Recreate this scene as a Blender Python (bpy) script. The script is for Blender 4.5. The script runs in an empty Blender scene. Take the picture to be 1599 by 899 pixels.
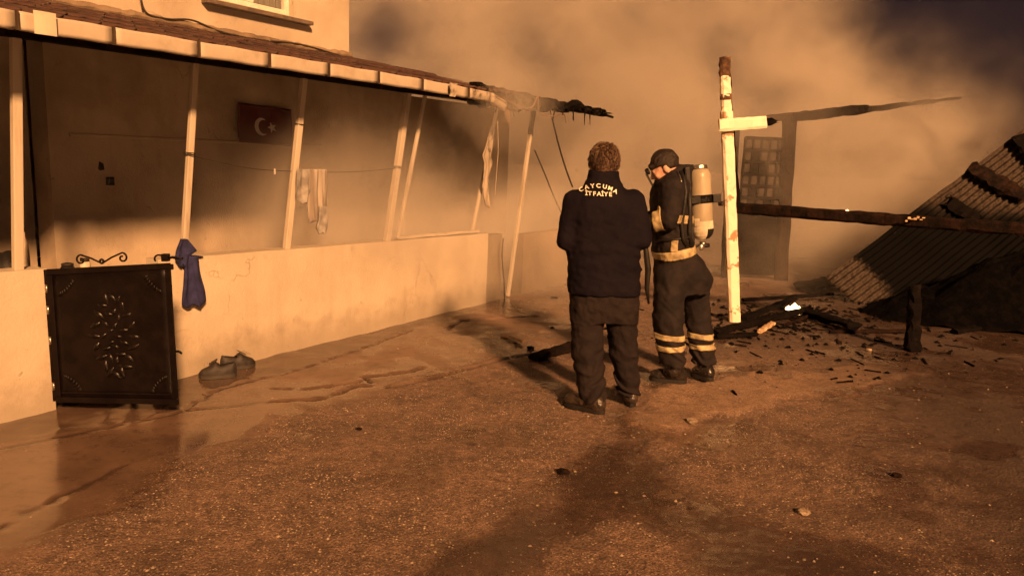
import bpy, bmesh, math, random
import numpy as np
from mathutils import Vector, Matrix, Euler

rnd = random.Random(11)
nrs = np.random.RandomState(5)
scn = bpy.context.scene
COL = scn.collection

# ------------------------------------------------------------------ camera
FPX, CX, CY = 1180.0, 799.5, 449.5
PITCH, ROLL, EYE = math.atan(205 / 1180), 0.04, 1.65
cam_d = bpy.data.cameras.new('camera')
cam = bpy.data.objects.new('camera', cam_d)
COL.objects.link(cam)
cam_d.sensor_width = 36.0
cam_d.lens = 36.0 * FPX / 1599.0
cam_d.clip_start = 0.05
cam_d.clip_end = 1000
cam.matrix_world = Matrix.Translation((0, 0, EYE)) @ Matrix.Rotation(math.pi / 2 - PITCH, 4, 'X') @ Matrix.Rotation(ROLL, 4, 'Z')
scn.camera = cam

# ------------------------------------------------------------------ light
SUN_TRAVEL = Vector((-0.42, 1.0, -0.56)).normalized()
sun_el = math.asin(-SUN_TRAVEL.z)
sun_rot = math.atan2(-SUN_TRAVEL.x, -SUN_TRAVEL.y)
world = bpy.data.worlds.new('World')
scn.world = world
world.use_nodes = True
wn = world.node_tree.nodes
wl = world.node_tree.links
wn.clear()
sky = wn.new('ShaderNodeTexSky')
sky.sky_type = 'NISHITA'
sky.sun_disc = False
sky.sun_elevation = sun_el
sky.sun_rotation = sun_rot
tint = wn.new('ShaderNodeMix')
tint.data_type = 'RGBA'
tint.blend_type = 'MULTIPLY'
tint.inputs[0].default_value = 1.0
tint.inputs[7].default_value = (1.0, 0.37, 0.28, 1)
bg = wn.new('ShaderNodeBackground')
bg.inputs['Strength'].default_value = 0.0055
wo = wn.new('ShaderNodeOutputWorld')
wl.new(sky.outputs[0], tint.inputs[6])
wl.new(tint.outputs[2], bg.inputs['Color'])
wl.new(bg.outputs[0], wo.inputs['Surface'])
sd = bpy.data.lights.new('sun', 'SUN')
sd.energy = 5.0
sd.color = (1.0, 0.485, 0.19)
sd.angle = math.radians(5.0)
sun = bpy.data.objects.new('sun', sd)
COL.objects.link(sun)
sun.rotation_euler = SUN_TRAVEL.to_track_quat('-Z', 'Y').to_euler()
sun.location = (1, -6, 5)
scn.view_settings.view_transform = 'Standard'
scn.view_settings.look = 'None'
scn.view_settings.gamma = 1.0
scn.view_settings.use_curve_mapping = False
scn.view_settings.exposure = 0.83
scn.render.engine = 'CYCLES'
scn.cycles.use_denoising = True
scn.cycles.max_bounces = 4
scn.cycles.diffuse_bounces = 1
scn.cycles.volume_bounces = 1
scn.cycles.volume_step_rate = 3.0
scn.cycles.volume_max_steps = 256
scn.cycles.use_adaptive_sampling = True
scn.cycles.adaptive_threshold = 0.03
scn.cycles.adaptive_min_samples = 12
world.cycles.sampling_method = 'NONE'

# ------------------------------------------------------------------ where a sight line of the photograph meets the place
def ray(x, y):
    u, v = x - CX, y - CY
    a = u * math.cos(ROLL) + v * math.sin(ROLL)
    b = -u * math.sin(ROLL) + v * math.cos(ROLL)
    return Vector((a, FPX * math.cos(PITCH) - b * math.sin(PITCH), -FPX * math.sin(PITCH) - b * math.cos(PITCH)))
EYEV = Vector((0, 0, EYE))
def onz(x, y, z=0.0):
    d = ray(x, y)
    return EYEV + d * ((z - EYE) / d.z)
def at(x, y, Y):
    d = ray(x, y)
    return EYEV + d * (Y / d.y)
# frame of the house: s along the garden wall, t back into the porch
HA = Vector((-2.824, 4.501, 0))
HW = Vector((0.532, 0.847, 0)).normalized()
HN = Vector((-HW.y, HW.x, 0))
def HP(s, t, z):
    return HA + HW * s + HN * t + Vector((0, 0, z))
def onh(x, y, t=0.0):
    d = ray(x, y)
    p = HP(0, t, 0)
    return EYEV + d * ((p - EYEV).dot(HN) / d.dot(HN))

# ------------------------------------------------------------------ noise
_perm = nrs.permutation(512)
_grad = nrs.normal(size=(512, 3))
_grad /= np.linalg.norm(_grad, axis=1)[:, None]
def perlin(P):
    P = np.asarray(P, dtype=np.float64)
    i = np.floor(P).astype(np.int64)
    f = P - i
    w = f * f * f * (f * (f * 6 - 15) + 10)
    out = 0
    for dx in (0, 1):
        wx = w[..., 0] if dx else 1 - w[..., 0]
        for dy in (0, 1):
            wy = w[..., 1] if dy else 1 - w[..., 1]
            for dz in (0, 1):
                wz = w[..., 2] if dz else 1 - w[..., 2]
                h = _perm[(_perm[(_perm[(i[..., 0] + dx) & 511] + i[..., 1] + dy) & 511] + i[..., 2] + dz) & 511]
                g = _grad[h]
                out = out + wx * wy * wz * (g[..., 0] * (f[..., 0] - dx) + g[..., 1] * (f[..., 1] - dy) + g[..., 2] * (f[..., 2] - dz))
    return out
def fbm(P, oct=3):
    P = np.asarray(P, dtype=np.float64)
    o, a = 0, 1.0
    for k in range(oct):
        o = o + a * perlin(P * 2 ** k + 13.7 * k)
        a *= 0.5
    return o
def sstep(a, b, x):
    t = np.clip((x - a) / (b - a), 0, 1)
    return t * t * (3 - 2 * t)

# ------------------------------------------------------------------ materials
class S:
    """a socket with arithmetic"""
    def __init__(self, nt, sock): self.nt, self.s = nt, sock
    def _op(self, op, *o):
        n = self.nt.nodes.new('ShaderNodeMath'); n.operation = op
        for k, v in enumerate((self,) + o):
            if isinstance(v, S): self.nt.links.new(v.s, n.inputs[k])
            else: n.inputs[k].default_value = v
        return S(self.nt, n.outputs[0])
    def __add__(a, b): return a._op('ADD', b)
    __radd__ = __add__
    def __sub__(a, b): return a._op('SUBTRACT', b)
    def __rsub__(a, b): return (a * -1.0) + b
    def __mul__(a, b): return a._op('MULTIPLY', b)
    __rmul__ = __mul__
    def __truediv__(a, b): return a._op('DIVIDE', b)
    def max(a, b): return a._op('MAXIMUM', b)
    def min(a, b): return a._op('MINIMUM', b)
    def sqrt(a): return a._op('SQRT')
    def pow(a, b): return a._op('POWER', b)
    def step(a, lo, hi):
        n = a.nt.nodes.new('ShaderNodeMapRange'); n.interpolation_type = 'SMOOTHSTEP'
        a.nt.links.new(a.s, n.inputs[0])
        n.inputs[1].default_value, n.inputs[2].default_value = lo, hi
        return S(a.nt, n.outputs[0])

def new_mat(name):
    m = bpy.data.materials.new(name)
    m.use_nodes = True
    m.node_tree.nodes.clear()
    return m, m.node_tree
def coords(nt, kind='Object'):
    return nt.nodes.new('ShaderNodeTexCoord').outputs[kind]
def noise(nt, co, scale, detail=3.0, rough=0.55, stretch=None, dist=0.0):
    if stretch:
        mp = nt.nodes.new('ShaderNodeMapping')
        mp.inputs['Scale'].default_value = stretch
        nt.links.new(co, mp.inputs[0]); co = mp.outputs[0]
    n = nt.nodes.new('ShaderNodeTexNoise')
    n.inputs['Scale'].default_value = scale
    n.inputs['Detail'].default_value = detail
    n.inputs['Roughness'].default_value = rough
    n.inputs['Distortion'].default_value = dist
    nt.links.new(co, n.inputs['Vector'])
    return S(nt, n.outputs['Fac'])
def mixc(nt, fac, a, b):
    n = nt.nodes.new('ShaderNodeMix'); n.data_type = 'RGBA'
    for k, v in ((0, fac), (6, a), (7, b)):
        if isinstance(v, S): nt.links.new(v.s, n.inputs[k])
        elif isinstance(v, bpy.types.NodeSocket): nt.links.new(v, n.inputs[k])
        elif isinstance(v, (tuple, list)): n.inputs[k].default_value = (*v[:3], 1)
        else: n.inputs[k].default_value = v
    return n.outputs[2]
def finish(nt, color, rough=0.6, metal=0.0, bump=None, bdist=0.01, bstr=0.6, spec=0.5, coat=0.0):
    b = nt.nodes.new('ShaderNodeBsdfPrincipled')
    o = nt.nodes.new('ShaderNodeOutputMaterial')
    def put(name, v):
        if isinstance(v, S): nt.links.new(v.s, b.inputs[name])
        elif isinstance(v, bpy.types.NodeSocket): nt.links.new(v, b.inputs[name])
        elif isinstance(v, (tuple, list)): b.inputs[name].default_value = (*v[:3], 1)
        else: b.inputs[name].default_value = v
    put('Base Color', color); put('Roughness', rough); put('Metallic', metal)
    put('Specular IOR Level', spec); put('Coat Weight', coat)
    if bump is not None:
        bm = nt.nodes.new('ShaderNodeBump')
        bm.inputs['Strength'].default_value = bstr
        bm.inputs['Distance'].default_value = bdist
        nt.links.new(bump.s, bm.inputs['Height'])
        nt.links.new(bm.outputs[0], b.inputs['Normal'])
    nt.links.new(b.outputs[0], o.inputs['Surface'])
    return b
MATS = {}
def simple(name, c1, c2=None, scale=8.0, rough=0.7, bump=0.003, bscale=60.0, metal=0.0, spec=0.3, stretch=None, lo=0.35, hi=0.65, rough2=None, coat=0.0):
    m, nt = new_mat(name)
    co = coords(nt)
    c2 = c2 or tuple(x * 0.7 for x in c1)
    f = noise(nt, co, scale, 4, 0.6, stretch).step(lo, hi)
    col = mixc(nt, f, c1, c2)
    r = rough if rough2 is None else f * (rough2 - rough) + rough
    finish(nt, col, r, metal, noise(nt, co, bscale, 3, 0.6, stretch) if bump else None, bump, 0.8, spec, coat)
    MATS[name] = m
    return m

def plaster(name, base, stain, soot=(0.05, 0.03, 0.02), soot_amt=0.0, damp=0.35):
    m, nt = new_mat(name)
    co = coords(nt)
    sep = nt.nodes.new('ShaderNodeSeparateXYZ'); nt.links.new(co, sep.inputs[0])
    z = S(nt, sep.outputs[2])
    big = noise(nt, co, 1.3, 4, 0.6)
    mid = noise(nt, co, 7, 4, 0.65)
    drip = noise(nt, co, 5, 3, 0.6, (1, 1, 0.12))
    f = (big.step(0.38, 0.72) * 0.55 + mid.step(0.48, 0.80) * 0.30 + drip.step(0.50, 0.75) * 0.35).min(1.0)
    c = mixc(nt, f, base, stain)
    # splashed dirt along the foot of the wall
    foot = (z + mid * -0.35 + drip * -0.1).step(0.12, -0.20) * damp
    c = mixc(nt, foot, c, tuple(x * 0.45 for x in stain))
    if soot_amt:
        c = mixc(nt, noise(nt, co, 1.1, 5, 0.6).step(0.35, 0.7) * soot_amt, c, soot)
    vw = nt.nodes.new('ShaderNodeTexVoronoi'); vw.feature = 'DISTANCE_TO_EDGE'; vw.inputs['Scale'].default_value = 1.15
    wp_ = nt.nodes.new('ShaderNodeVectorMath'); wp_.operation = 'MULTIPLY_ADD'
    nz = nt.nodes.new('ShaderNodeTexNoise'); nz.inputs['Scale'].default_value = 5.0; nz.inputs['Detail'].default_value = 4
    nt.links.new(co, nz.inputs['Vector']); nt.links.new(nz.outputs['Color'], wp_.inputs[0])
    wp_.inputs[1].default_value = (0.35, 0.35, 0.35); nt.links.new(co, wp_.inputs[2]); nt.links.new(wp_.outputs[0], vw.inputs['Vector'])
    crack = S(nt, vw.outputs['Distance']).step(0.010, 0.002) * noise(nt, co, 1.7, 2, 0.5).step(0.55, 0.66)
    chip = noise(nt, co, 16, 4, 0.6).step(0.68, 0.71)
    c = mixc(nt, crack * 0.32, c, (0.14, 0.10, 0.07))
    c = mixc(nt, chip * 0.55, c, (0.26, 0.20, 0.15))
    finish(nt, c, 0.85, 0, noise(nt, co, 45, 5, 0.65) + mid * 0.8 - crack * 0.6 - chip * 0.8, 0.006, 0.5, 0.3)
    MATS[name] = m
plaster('plaster', (0.52, 0.445, 0.35), (0.39, 0.32, 0.24), soot_amt=0.08, damp=0.5)
plaster('plaster_house', (0.54, 0.46, 0.36), (0.42, 0.345, 0.26), soot_amt=0.25, damp=0.1)
plaster('plaster_porch', (0.50, 0.41, 0.31), (0.36, 0.28, 0.205), soot_amt=0.45)
plaster('plaster_dark', (0.30, 0.22, 0.15), (0.2, 0.15, 0.1), soot_amt=0.75)
plaster('cement', (0.25, 0.20, 0.15), (0.17, 0.14, 0.1), soot_amt=0.3)
simple('white_timber', (0.47, 0.41, 0.33), (0.31, 0.255, 0.19), 9, 0.6, 0.004, 30, stretch=(1, 1, 0.15), lo=0.5, hi=0.75)
simple('peeling_paint', (0.80, 0.74, 0.60), (0.36, 0.22, 0.12), 6, 0.55, 0.006, 16, lo=0.56, hi=0.63)
simple('gutter_metal', (0.46, 0.40, 0.325), (0.34, 0.285, 0.22), 6, 0.45, 0.004, 12, lo=0.4, hi=0.8)
simple('gutter_patch', (0.60, 0.53, 0.42), (0.52, 0.45, 0.35), 6, 0.5, 0.002, 20)
simple('gutter_clip', (0.07, 0.045, 0.03), None, 9, 0.7)
simple('roof_tile', (0.075, 0.037, 0.031), (0.075, 0.052, 0.043), 4, 0.95, 0.006, 50, lo=0.3, hi=0.75, spec=0.15)
simple('charred', (0.0050, 0.0038, 0.0038), (0.014, 0.0095, 0.0080), 14, 0.92, 0.012, 40, lo=0.5, hi=0.8, spec=0.06)
simple('soot_black', (0.0012, 0.0011, 0.0014), (0.0034, 0.0027, 0.0028), 9, 0.95, 0.02, 18, spec=0.04)
simple('charred_brown', (0.021, 0.011, 0.008), (0.0065, 0.0048, 0.0045), 9, 0.88, 0.012, 30, spec=0.08)
simple('scorched_wood', (0.17, 0.085, 0.04), (0.05, 0.028, 0.018), 12, 0.85, 0.008, 30)
simple('sooty_pane', (0.045, 0.033, 0.026), (0.015, 0.011, 0.009), 9, 0.7)
simple('ash_wood', (0.62, 0.45, 0.28), (0.3, 0.2, 0.12), 14, 0.8)
simple('black_iron', (0.0042, 0.0026, 0.0026), (0.0070, 0.0042, 0.0038), 9, 0.40, 0.002, 30, spec=0.12, rough2=0.5)
simple('iron_shiny', (0.005, 0.0034, 0.0032), (0.008, 0.0052, 0.0045), 20, 0.32, 0.002, 50, spec=0.20)
simple('wire', (0.03, 0.024, 0.02), None, 9, 0.6)
simple('rusty_wire', (0.20, 0.13, 0.085), None, 9, 0.8)
simple('pale_wire', (0.45, 0.37, 0.28), None, 9, 0.6)
simple('navy_cloth', (0.028, 0.030, 0.105), (0.017, 0.018, 0.060), 22, 0.9, 0.004, 300)
simple('grey_cloth', (0.34, 0.32, 0.30), (0.19, 0.175, 0.16), 12, 0.9, 0.004, 240)
simple('striped_cloth', (0.36, 0.32, 0.28), (0.20, 0.165, 0.14), 26, 0.9, 0.004, 240, stretch=(1, 1, 0.06))
simple('scorched_cloth', (0.40, 0.34, 0.27), (0.10, 0.07, 0.055), 13, 0.9, 0.004, 240, lo=0.5, hi=0.7)
simple('flag_red', (0.10, 0.017, 0.018), (0.07, 0.012, 0.013), 10, 0.85, 0.003, 260)
simple('flag_white', (0.52, 0.48, 0.45), None, 10, 0.85, 0.003, 260)
simple('shoe', (0.034, 0.028, 0.025), (0.018, 0.015, 0.014), 24, 0.55, 0.004, 120)
simple('shoe_sole', (0.05, 0.042, 0.036), None, 24, 0.6)
simple('shoe_lining', (0.36, 0.28, 0.2), None, 24, 0.9)
simple('jacket', (0.0062, 0.0050, 0.0090), (0.0090, 0.0068, 0.0105), 7, 0.85, 0.006, 26, spec=0.08)
simple('trousers', (0.0135, 0.0105, 0.0115), (0.0200, 0.0150, 0.0150), 8, 0.82, 0.006, 28, spec=0.10)
simple('fire_coat', (0.0125, 0.0105, 0.0115), (0.0210, 0.0165, 0.0165), 8, 0.80, 0.006, 30, spec=0.12)
simple('boot', (0.022, 0.016, 0.013), (0.05, 0.034, 0.024), 14, 0.36, 0.005, 60, spec=0.55)
simple('boot_black', (0.013, 0.011, 0.010), (0.025, 0.019, 0.016), 14, 0.22, 0.006, 30, spec=0.6)
simple('sole', (0.016, 0.013, 0.012), None, 14, 0.7)
simple('reflective', (0.46, 0.37, 0.20), (0.22, 0.17, 0.10), 14, 0.5, 0.003, 80)
simple('lettering', (0.86, 0.82, 0.70), (0.7, 0.66, 0.55), 40, 0.6, 0.0)
simple('skin', (0.60, 0.36, 0.26), (0.5, 0.28, 0.2), 14, 0.5, 0.002, 150)
simple('hair', (0.15, 0.088, 0.056), (0.05, 0.030, 0.020), 60, 0.5, 0.006, 160, lo=0.4, hi=0.6)
simple('dark_hair', (0.022, 0.015, 0.012), None, 60, 0.55, 0.006, 160)
simple('tank', (0.40, 0.345, 0.25), (0.30, 0.255, 0.18), 7, 0.36, 0.002, 30, stretch=(1, 1, 0.3))
simple('tank_pale', (0.66, 0.60, 0.46), None, 12, 0.4)
simple('rubber', (0.014, 0.012, 0.011), None, 14, 0.55)
simple('steel', (0.5, 0.46, 0.4), None, 20, 0.28, 0.002, 60, metal=0.9)
simple('window_frame', (0.78, 0.74, 0.66), (0.66, 0.6, 0.5), 8, 0.45, 0.002, 20)
simple('blind', (0.20, 0.19, 0.165), (0.15, 0.14, 0.12), 6, 0.35, 0.002, 20, stretch=(1, 1, 0.1))
simple('sill', (0.16, 0.12, 0.09), (0.1, 0.075, 0.06), 12, 0.6)
simple('ornament_stone', (0.12, 0.09, 0.07), None, 12, 0.8)
simple('bottle_white', (0.6, 0.5, 0.38), None, 12, 0.5)
simple('stone_pale', (0.33, 0.26, 0.19), (0.16, 0.12, 0.085), 30, 0.7, 0.004, 90)

# sooty corrugated roofing: bare zinc patches, black below a height and along one side
def corr_mat(name, soot_lo, soot_hi, edge=None):
    m, nt = new_mat(name)
    co = coords(nt)
    n1 = noise(nt, co, 1.1, 2, 0.5)
    n2 = noise(nt, co, 22, 3, 0.6)
    f = (n1 * 0.94 + n2 * 0.06).step(soot_lo, soot_hi)
    if edge:
        sp_ = nt.nodes.new('ShaderNodeSeparateXYZ'); nt.links.new(co, sp_.inputs[0])
        wd_c = (S(nt, sp_.outputs[0]) - edge[0]) * edge[2] + (S(nt, sp_.outputs[1]) - edge[1]) * edge[3] + (S(nt, sp_.outputs[2]) - edge[4]) * edge[5] + (n1 - 0.5) * 1.6
        la_c = (S(nt, sp_.outputs[0]) - edge[0]) * edge[6] + (S(nt, sp_.outputs[1]) - edge[1]) * edge[7] + (S(nt, sp_.outputs[2]) - edge[4]) * edge[8] + (n2 - 0.5) * 0.3
        zz_ = S(nt, sp_.outputs[2]) + (n1 - 0.5) * 0.8
        f = f.max(wd_c.step(0.75, 1.15)).max(la_c.step(0.42, 0.60) * zz_.step(1.30, 1.05))
    c = mixc(nt, f, mixc(nt, n2.step(0.4, 0.7), (0.055, 0.042, 0.034), (0.020, 0.014, 0.011)), (0.0012, 0.0010, 0.0011))
    finish(nt, c, f * 0.3 + 0.6, 0.0, n2, 0.004, 0.5, 0.12)
    MATS[name] = m
corr_mat('zinc_black', 0.10, 0.30)
def emit(name, col, k):
    m, nt = new_mat(name)
    e = nt.nodes.new('ShaderNodeEmission'); e.inputs[0].default_value = (*col, 1); e.inputs[1].default_value = k
    o = nt.nodes.new('ShaderNodeOutputMaterial'); nt.links.new(e.outputs[0], o.inputs[0])
    m.cycles.emission_sampling = 'NONE'
    MATS[name] = m
emit('flame', (1.0, 0.62, 0.25), 9.0)
emit('ember', (1.0, 0.5, 0.16), 5.0)
m, nt = new_mat('glass')
finish(nt, (0.03, 0.035, 0.035), 0.08, 0, None, spec=0.6); MATS['glass'] = m

# ------------------------------------------------------------------ objects
def link_mesh(name, verts, faces, mat=None, smooth=False):
    me = bpy.data.meshes.new(name)
    me.from_pydata([tuple(v) for v in verts], [], [tuple(f) for f in faces])
    if mat: me.materials.append(MATS[mat] if isinstance(mat, str) else mat)
    if smooth: me.polygons.foreach_set('use_smooth', [True] * len(me.polygons))
    me.update()
    o = bpy.data.objects.new(name, me)
    COL.objects.link(o)
    return o
def tag(o, label=None, cat=None, group=None, kind=None):
    if label: o['label'] = label
    if cat: o['category'] = cat
    if group: o['group'] = group
    if kind: o['kind'] = kind
    return o
def thing(name, label, cat, loc, group=None):
    e = bpy.data.objects.new(name, None)
    e.empty_display_size = 0.1
    COL.objects.link(e)
    e.location = loc
    return tag(e, label, cat, group)
def child(o, parent):
    o.parent = parent
    if parent.type == 'EMPTY':
        o.matrix_parent_inverse = Matrix.Translation(-Vector(parent.location))
    return o
class MB:
    def __init__(self): self.v, self.f = [], []
    def add(self, vs, fs):
        n = len(self.v)
        self.v += [Vector(v) for v in vs]
        self.f += [tuple(i + n for i in f) for f in fs]
        return self
    def box(self, c, ax, ay, az, bevel=0.0):
        """box by centre and three half-axis vectors"""
        c, ax, ay, az = map(Vector, (c, ax, ay, az))
        if bevel <= 0:
            vs = [c + ax * i + ay * j + az * k for i in (-1, 1) for j in (-1, 1) for k in (-1, 1)]
            return self.add(vs, [(0, 1, 3, 2), (4, 6, 7, 5), (0, 4, 5, 1), (2, 3, 7, 6), (0, 2, 6, 4), (1, 5, 7, 3)])
        bm = bmesh.new()
        bmesh.ops.create_cube(bm, size=2)
        L = (ax.length, ay.length, az.length)
        bmesh.ops.scale(bm, vec=L, verts=bm.verts)
        bmesh.ops.bevel(bm, geom=bm.edges[:], offset=min(bevel, min(L) * 0.8), segments=2, affect='EDGES', profile=0.6)
        R = [a.normalized() for a in (ax, ay, az)]
        bm.verts.index_update()
        vs = [c + R[0] * v.co.x + R[1] * v.co.y + R[2] * v.co.z for v in bm.verts]
        fs = [[v.index for v in f.verts] for f in bm.faces]
        bm.free()
        return self.add(vs, fs)
    def beam(self, p, q, w, h, up=(0, 0, 1), bevel=0.0):
        p, q = Vector(p), Vector(q)
        d = q - p
        L = d.length; d.normalize()
        u = Vector(up)
        sde = d.cross(u)
        if sde.length < 1e-4: sde = d.cross(Vector((1, 0, 0)))
        sde.normalize()
        u = sde.cross(d).normalized()
        return self.box((p + q) / 2, d * L / 2, sde * w / 2, u * h / 2, bevel)
    def rough(self, p, q, w, h, up=(0, 0, 1), seg=10, amp=0.01, t0=1.0, t1=1.0, seed=0, sag=0.0):
        """burnt or weathered timber: uneven section, ragged ends"""
        p, q = Vector(p), Vector(q)
        d = (q - p).normalized(); L = (q - p).length
        sde = d.cross(Vector(up))
        if sde.length < 1e-3: sde = d.cross(Vector((1, 0, 0)))
        sde.normalize(); u = sde.cross(d).normalized()
        ring = [(-1, -.6), (-.6, -1), (.6, -1), (1, -.6), (1, .6), (.6, 1), (-.6, 1), (-1, .6)]
        vs = []
        r = random.Random(seed)
        for i in range(seg + 1):
            t = i / seg
            k = t0 + (t1 - t0) * t
            for a, b in ring:
                e = 0
                if i == 0 or i == seg: e = r.uniform(-1, 1) * amp * 2.5
                vs.append(p + d * (L * t + e) + sde * (a * w / 2 * k + r.uniform(-amp, amp)) + u * (b * h / 2 * k + r.uniform(-amp, amp) - sag * math.sin(math.pi * t)))
        n = 8
        fs = [(i * n + j, i * n + (j + 1) % n, (i + 1) * n + (j + 1) % n, (i + 1) * n + j) for i in range(seg) for j in range(n)]
        fs += [tuple(range(n))[::-1], tuple(seg * n + j for j in range(n))]
        return self.add(vs, fs)
    def tube(self, pts, r, n=8, cap=True):
        pts = [Vector(p) for p in pts]
        rs = r if isinstance(r, (list, tuple)) else [r] * len(pts)
        vs, ref = [], None
        for i, p in enumerate(pts):
            d = (pts[min(i + 1, len(pts) - 1)] - pts[max(i - 1, 0)])
            d = d.normalized() if d.length > 1e-9 else Vector((0, 0, 1))
            if ref is None:
                ref = d.cross(Vector((0, 0, 1)))
                if ref.length < 1e-3: ref = Vector((1, 0, 0))
            ref = (ref - d * ref.dot(d)).normalized()
            b = d.cross(ref)
            for j in range(n):
                a = 2 * math.pi * j / n
                vs.append(p + (ref * math.cos(a) + b * math.sin(a)) * rs[i])
        m = len(pts)
        fs = [(i * n + j, i * n + (j + 1) % n, (i + 1) * n + (j + 1) % n, (i + 1) * n + j) for i in range(m - 1) for j in range(n)]
        if cap: fs += [tuple(range(n))[::-1], tuple((m - 1) * n + j for j in range(n))]
        return self.add(vs, fs)
    def lathe(self, base, axis, prof, n=24, ref=(1, 0, 0)):
        base, ax = Vector(base), Vector(axis).normalized()
        e1 = Vector(ref) - ax * Vector(ref).dot(ax)
        e1.normalize(); e2 = ax.cross(e1)
        vs = []
        for r, h in prof:
            for j in range(n):
                a = 2 * math.pi * j / n
                vs.append(base + ax * h + (e1 * math.cos(a) + e2 * math.sin(a)) * max(r, 1e-4))
        m = len(prof)
        fs = [(i * n + j, i * n + (j + 1) % n, (i + 1) * n + (j + 1) % n, (i + 1) * n + j) for i in range(m - 1) for j in range(n)]
        fs += [tuple(range(n))[::-1], tuple((m - 1) * n + j for j in range(n))]
        return self.add(vs, fs)
    def sheet(self, fn, nu, nv, thick=0.0, dirn=None):
        """a surface fn(u, v); closed slab when thick"""
        vs = [Vector(fn(i / nu, j / nv)) for j in range(nv + 1) for i in range(nu + 1)]
        W = nu + 1
        fs = [(j * W + i, j * W + i + 1, (j + 1) * W + i + 1, (j + 1) * W + i) for j in range(nv) for i in range(nu)]
        if thick:
            n = len(vs)
            dn = Vector(dirn).normalized() * thick
            back = [v + dn for v in vs]
            bf = [tuple(reversed([k + n for k in f])) for f in fs]
            rim = [i for i in range(W)] + [j * W + nu for j in range(1, nv + 1)] + [nv * W + i for i in range(nu - 1, -1, -1)] + [j * W for j in range(nv - 1, 0, -1)]
            rf = [(rim[(k + 1) % len(rim)], rim[k], rim[k] + n, rim[(k + 1) % len(rim)] + n) for k in range(len(rim))]
            vs, fs = vs + back, fs + bf + rf
        return self.add(vs, fs)
    def build(self, name, mat, parent=None, smooth=False):
        o = link_mesh(name, self.v, self.f, mat, smooth)
        if parent: child(o, parent)
        return o
UP = Vector((0, 0, 1))
def vr(a): return Vector((rnd.uniform(-a, a), rnd.uniform(-a, a), rnd.uniform(-a, a)))

# ================================================================== GROUND
def axis_coords(lo, hi, step, far, grow):
    a = list(np.arange(lo, hi + 1e-6, step))
    s, x = step, hi
    while x < far: s *= grow; x += s; a.append(x)
    s, x = step, lo; b = []
    while x > -far: s *= grow; x -= s; b.append(x)
    return np.array(b[::-1] + a)
gx = axis_coords(-3.2, 4.6, 0.019, 160, 1.07)
gy = axis_coords(2.2, 8.6, 0.019, 160, 1.07)
GX, GY = np.meshgrid(gx, gy)
G2 = np.stack([GX, GY, np.zeros_like(GX)], -1)
def poly_ground(pts): return [tuple(onz(x, y).xy) for x, y in pts]
def seg_dist(X, Y, pts):
    d = np.full(X.shape, 1e9)
    for (ax, ay), (bx, by) in zip(pts[:-1], pts[1:]):
        vx, vy = bx - ax, by - ay
        t = np.clip(((X - ax) * vx + (Y - ay) * vy) / (vx * vx + vy * vy + 1e-12), 0, 1)
        d = np.minimum(d, np.hypot(X - ax - t * vx, Y - ay - t * vy))
    return d
def poly_sd(X, Y, pts):
    d = seg_dist(X, Y, pts + pts[:1])
    ins = np.zeros(X.shape, bool)
    for (ax, ay), (bx, by) in zip(pts, pts[1:] + pts[:1]):
        c = ((ay > Y) != (by > Y))
        xi = (bx - ax) * (Y - ay) / ((by - ay) if abs(by - ay) > 1e-9 else 1e-9) + ax
        ins ^= c & (X < xi)
    return np.where(ins, -d, d)
near = (np.abs(GX) < 9) & (GY > 0) & (GY < 16)
wA = fbm(G2 * 1.7, 3); wB = fbm(G2 * 1.7 + 40, 3)
f1 = fbm(G2 * 6 + 7, 3); f2 = fbm(G2 * 17 + 3, 2)
WX, WY = GX + wA * 0.22 + f1 * 0.06, GY + wB * 0.22 + f2 * 0.05
# smooth old concrete beside the wall, laid over stony ground
conc = poly_ground([(-60, 900), (-60, 640), (285, 575), (640, 505), (770, 465), (900, 462), (900, 535), (800, 558), (620, 600), (470, 640), (330, 690), (230, 740), (120, 790), (60, 860)])
m_conc = sstep(0.16, -0.16, poly_sd(WX, WY, conc))
patch = poly_ground([(985, 640), (1020, 606), (1090, 590), (1180, 580), (1420, 560), (1450, 585), (1300, 612), (1180, 632), (1070, 664), (1000, 662)])
pd = poly_sd(WX, WY, patch)
m_patch = sstep(0.05, -0.05, pd)
strip = poly_ground([(-60, 705), (120, 672), (285, 640), (330, 610), (450, 580), (560, 545), (640, 515), (760, 480), (790, 462), (640, 500), (285, 570), (-60, 660)])
m_strip = sstep(0.05, -0.05, poly_sd(GX + f1 * 0.05, GY + f2 * 0.05, strip))
shade_damp_a = poly_ground([(560, 905), (700, 830), (850, 790), (930, 690), (1000, 668), (1010, 720), (1060, 760), (1200, 815), (1400, 880), (1500, 960), (1200, 960), (1080, 850), (960, 800), (860, 850), (800, 960), (540, 960)])  # foreground cast-shadow bands put into the ground colour; also wets it
pud_a = poly_ground([(-60, 700), (90, 668), (285, 642), (470, 598), (430, 640), (310, 700), (190, 770), (40, 830), (-60, 860)])
m_pud = sstep(0.05, -0.10, poly_sd(WX, WY, pud_a))
m_shade_damp = sstep(0.16, -0.20, poly_sd(WX, WY, shade_damp_a))
soot_falloff_a = poly_ground([(1110, 480), (1280, 440), (1330, 425), (1760, 425), (2100, 900), (1700, 990), (1480, 860), (1400, 700), (1360, 590), (1250, 535), (1120, 545)])  # soot by the wreck, widened to paint the light's falloff at right
m_soot_falloff = sstep(0.75, -0.65, poly_sd(WX, WY, soot_falloff_a))
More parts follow.
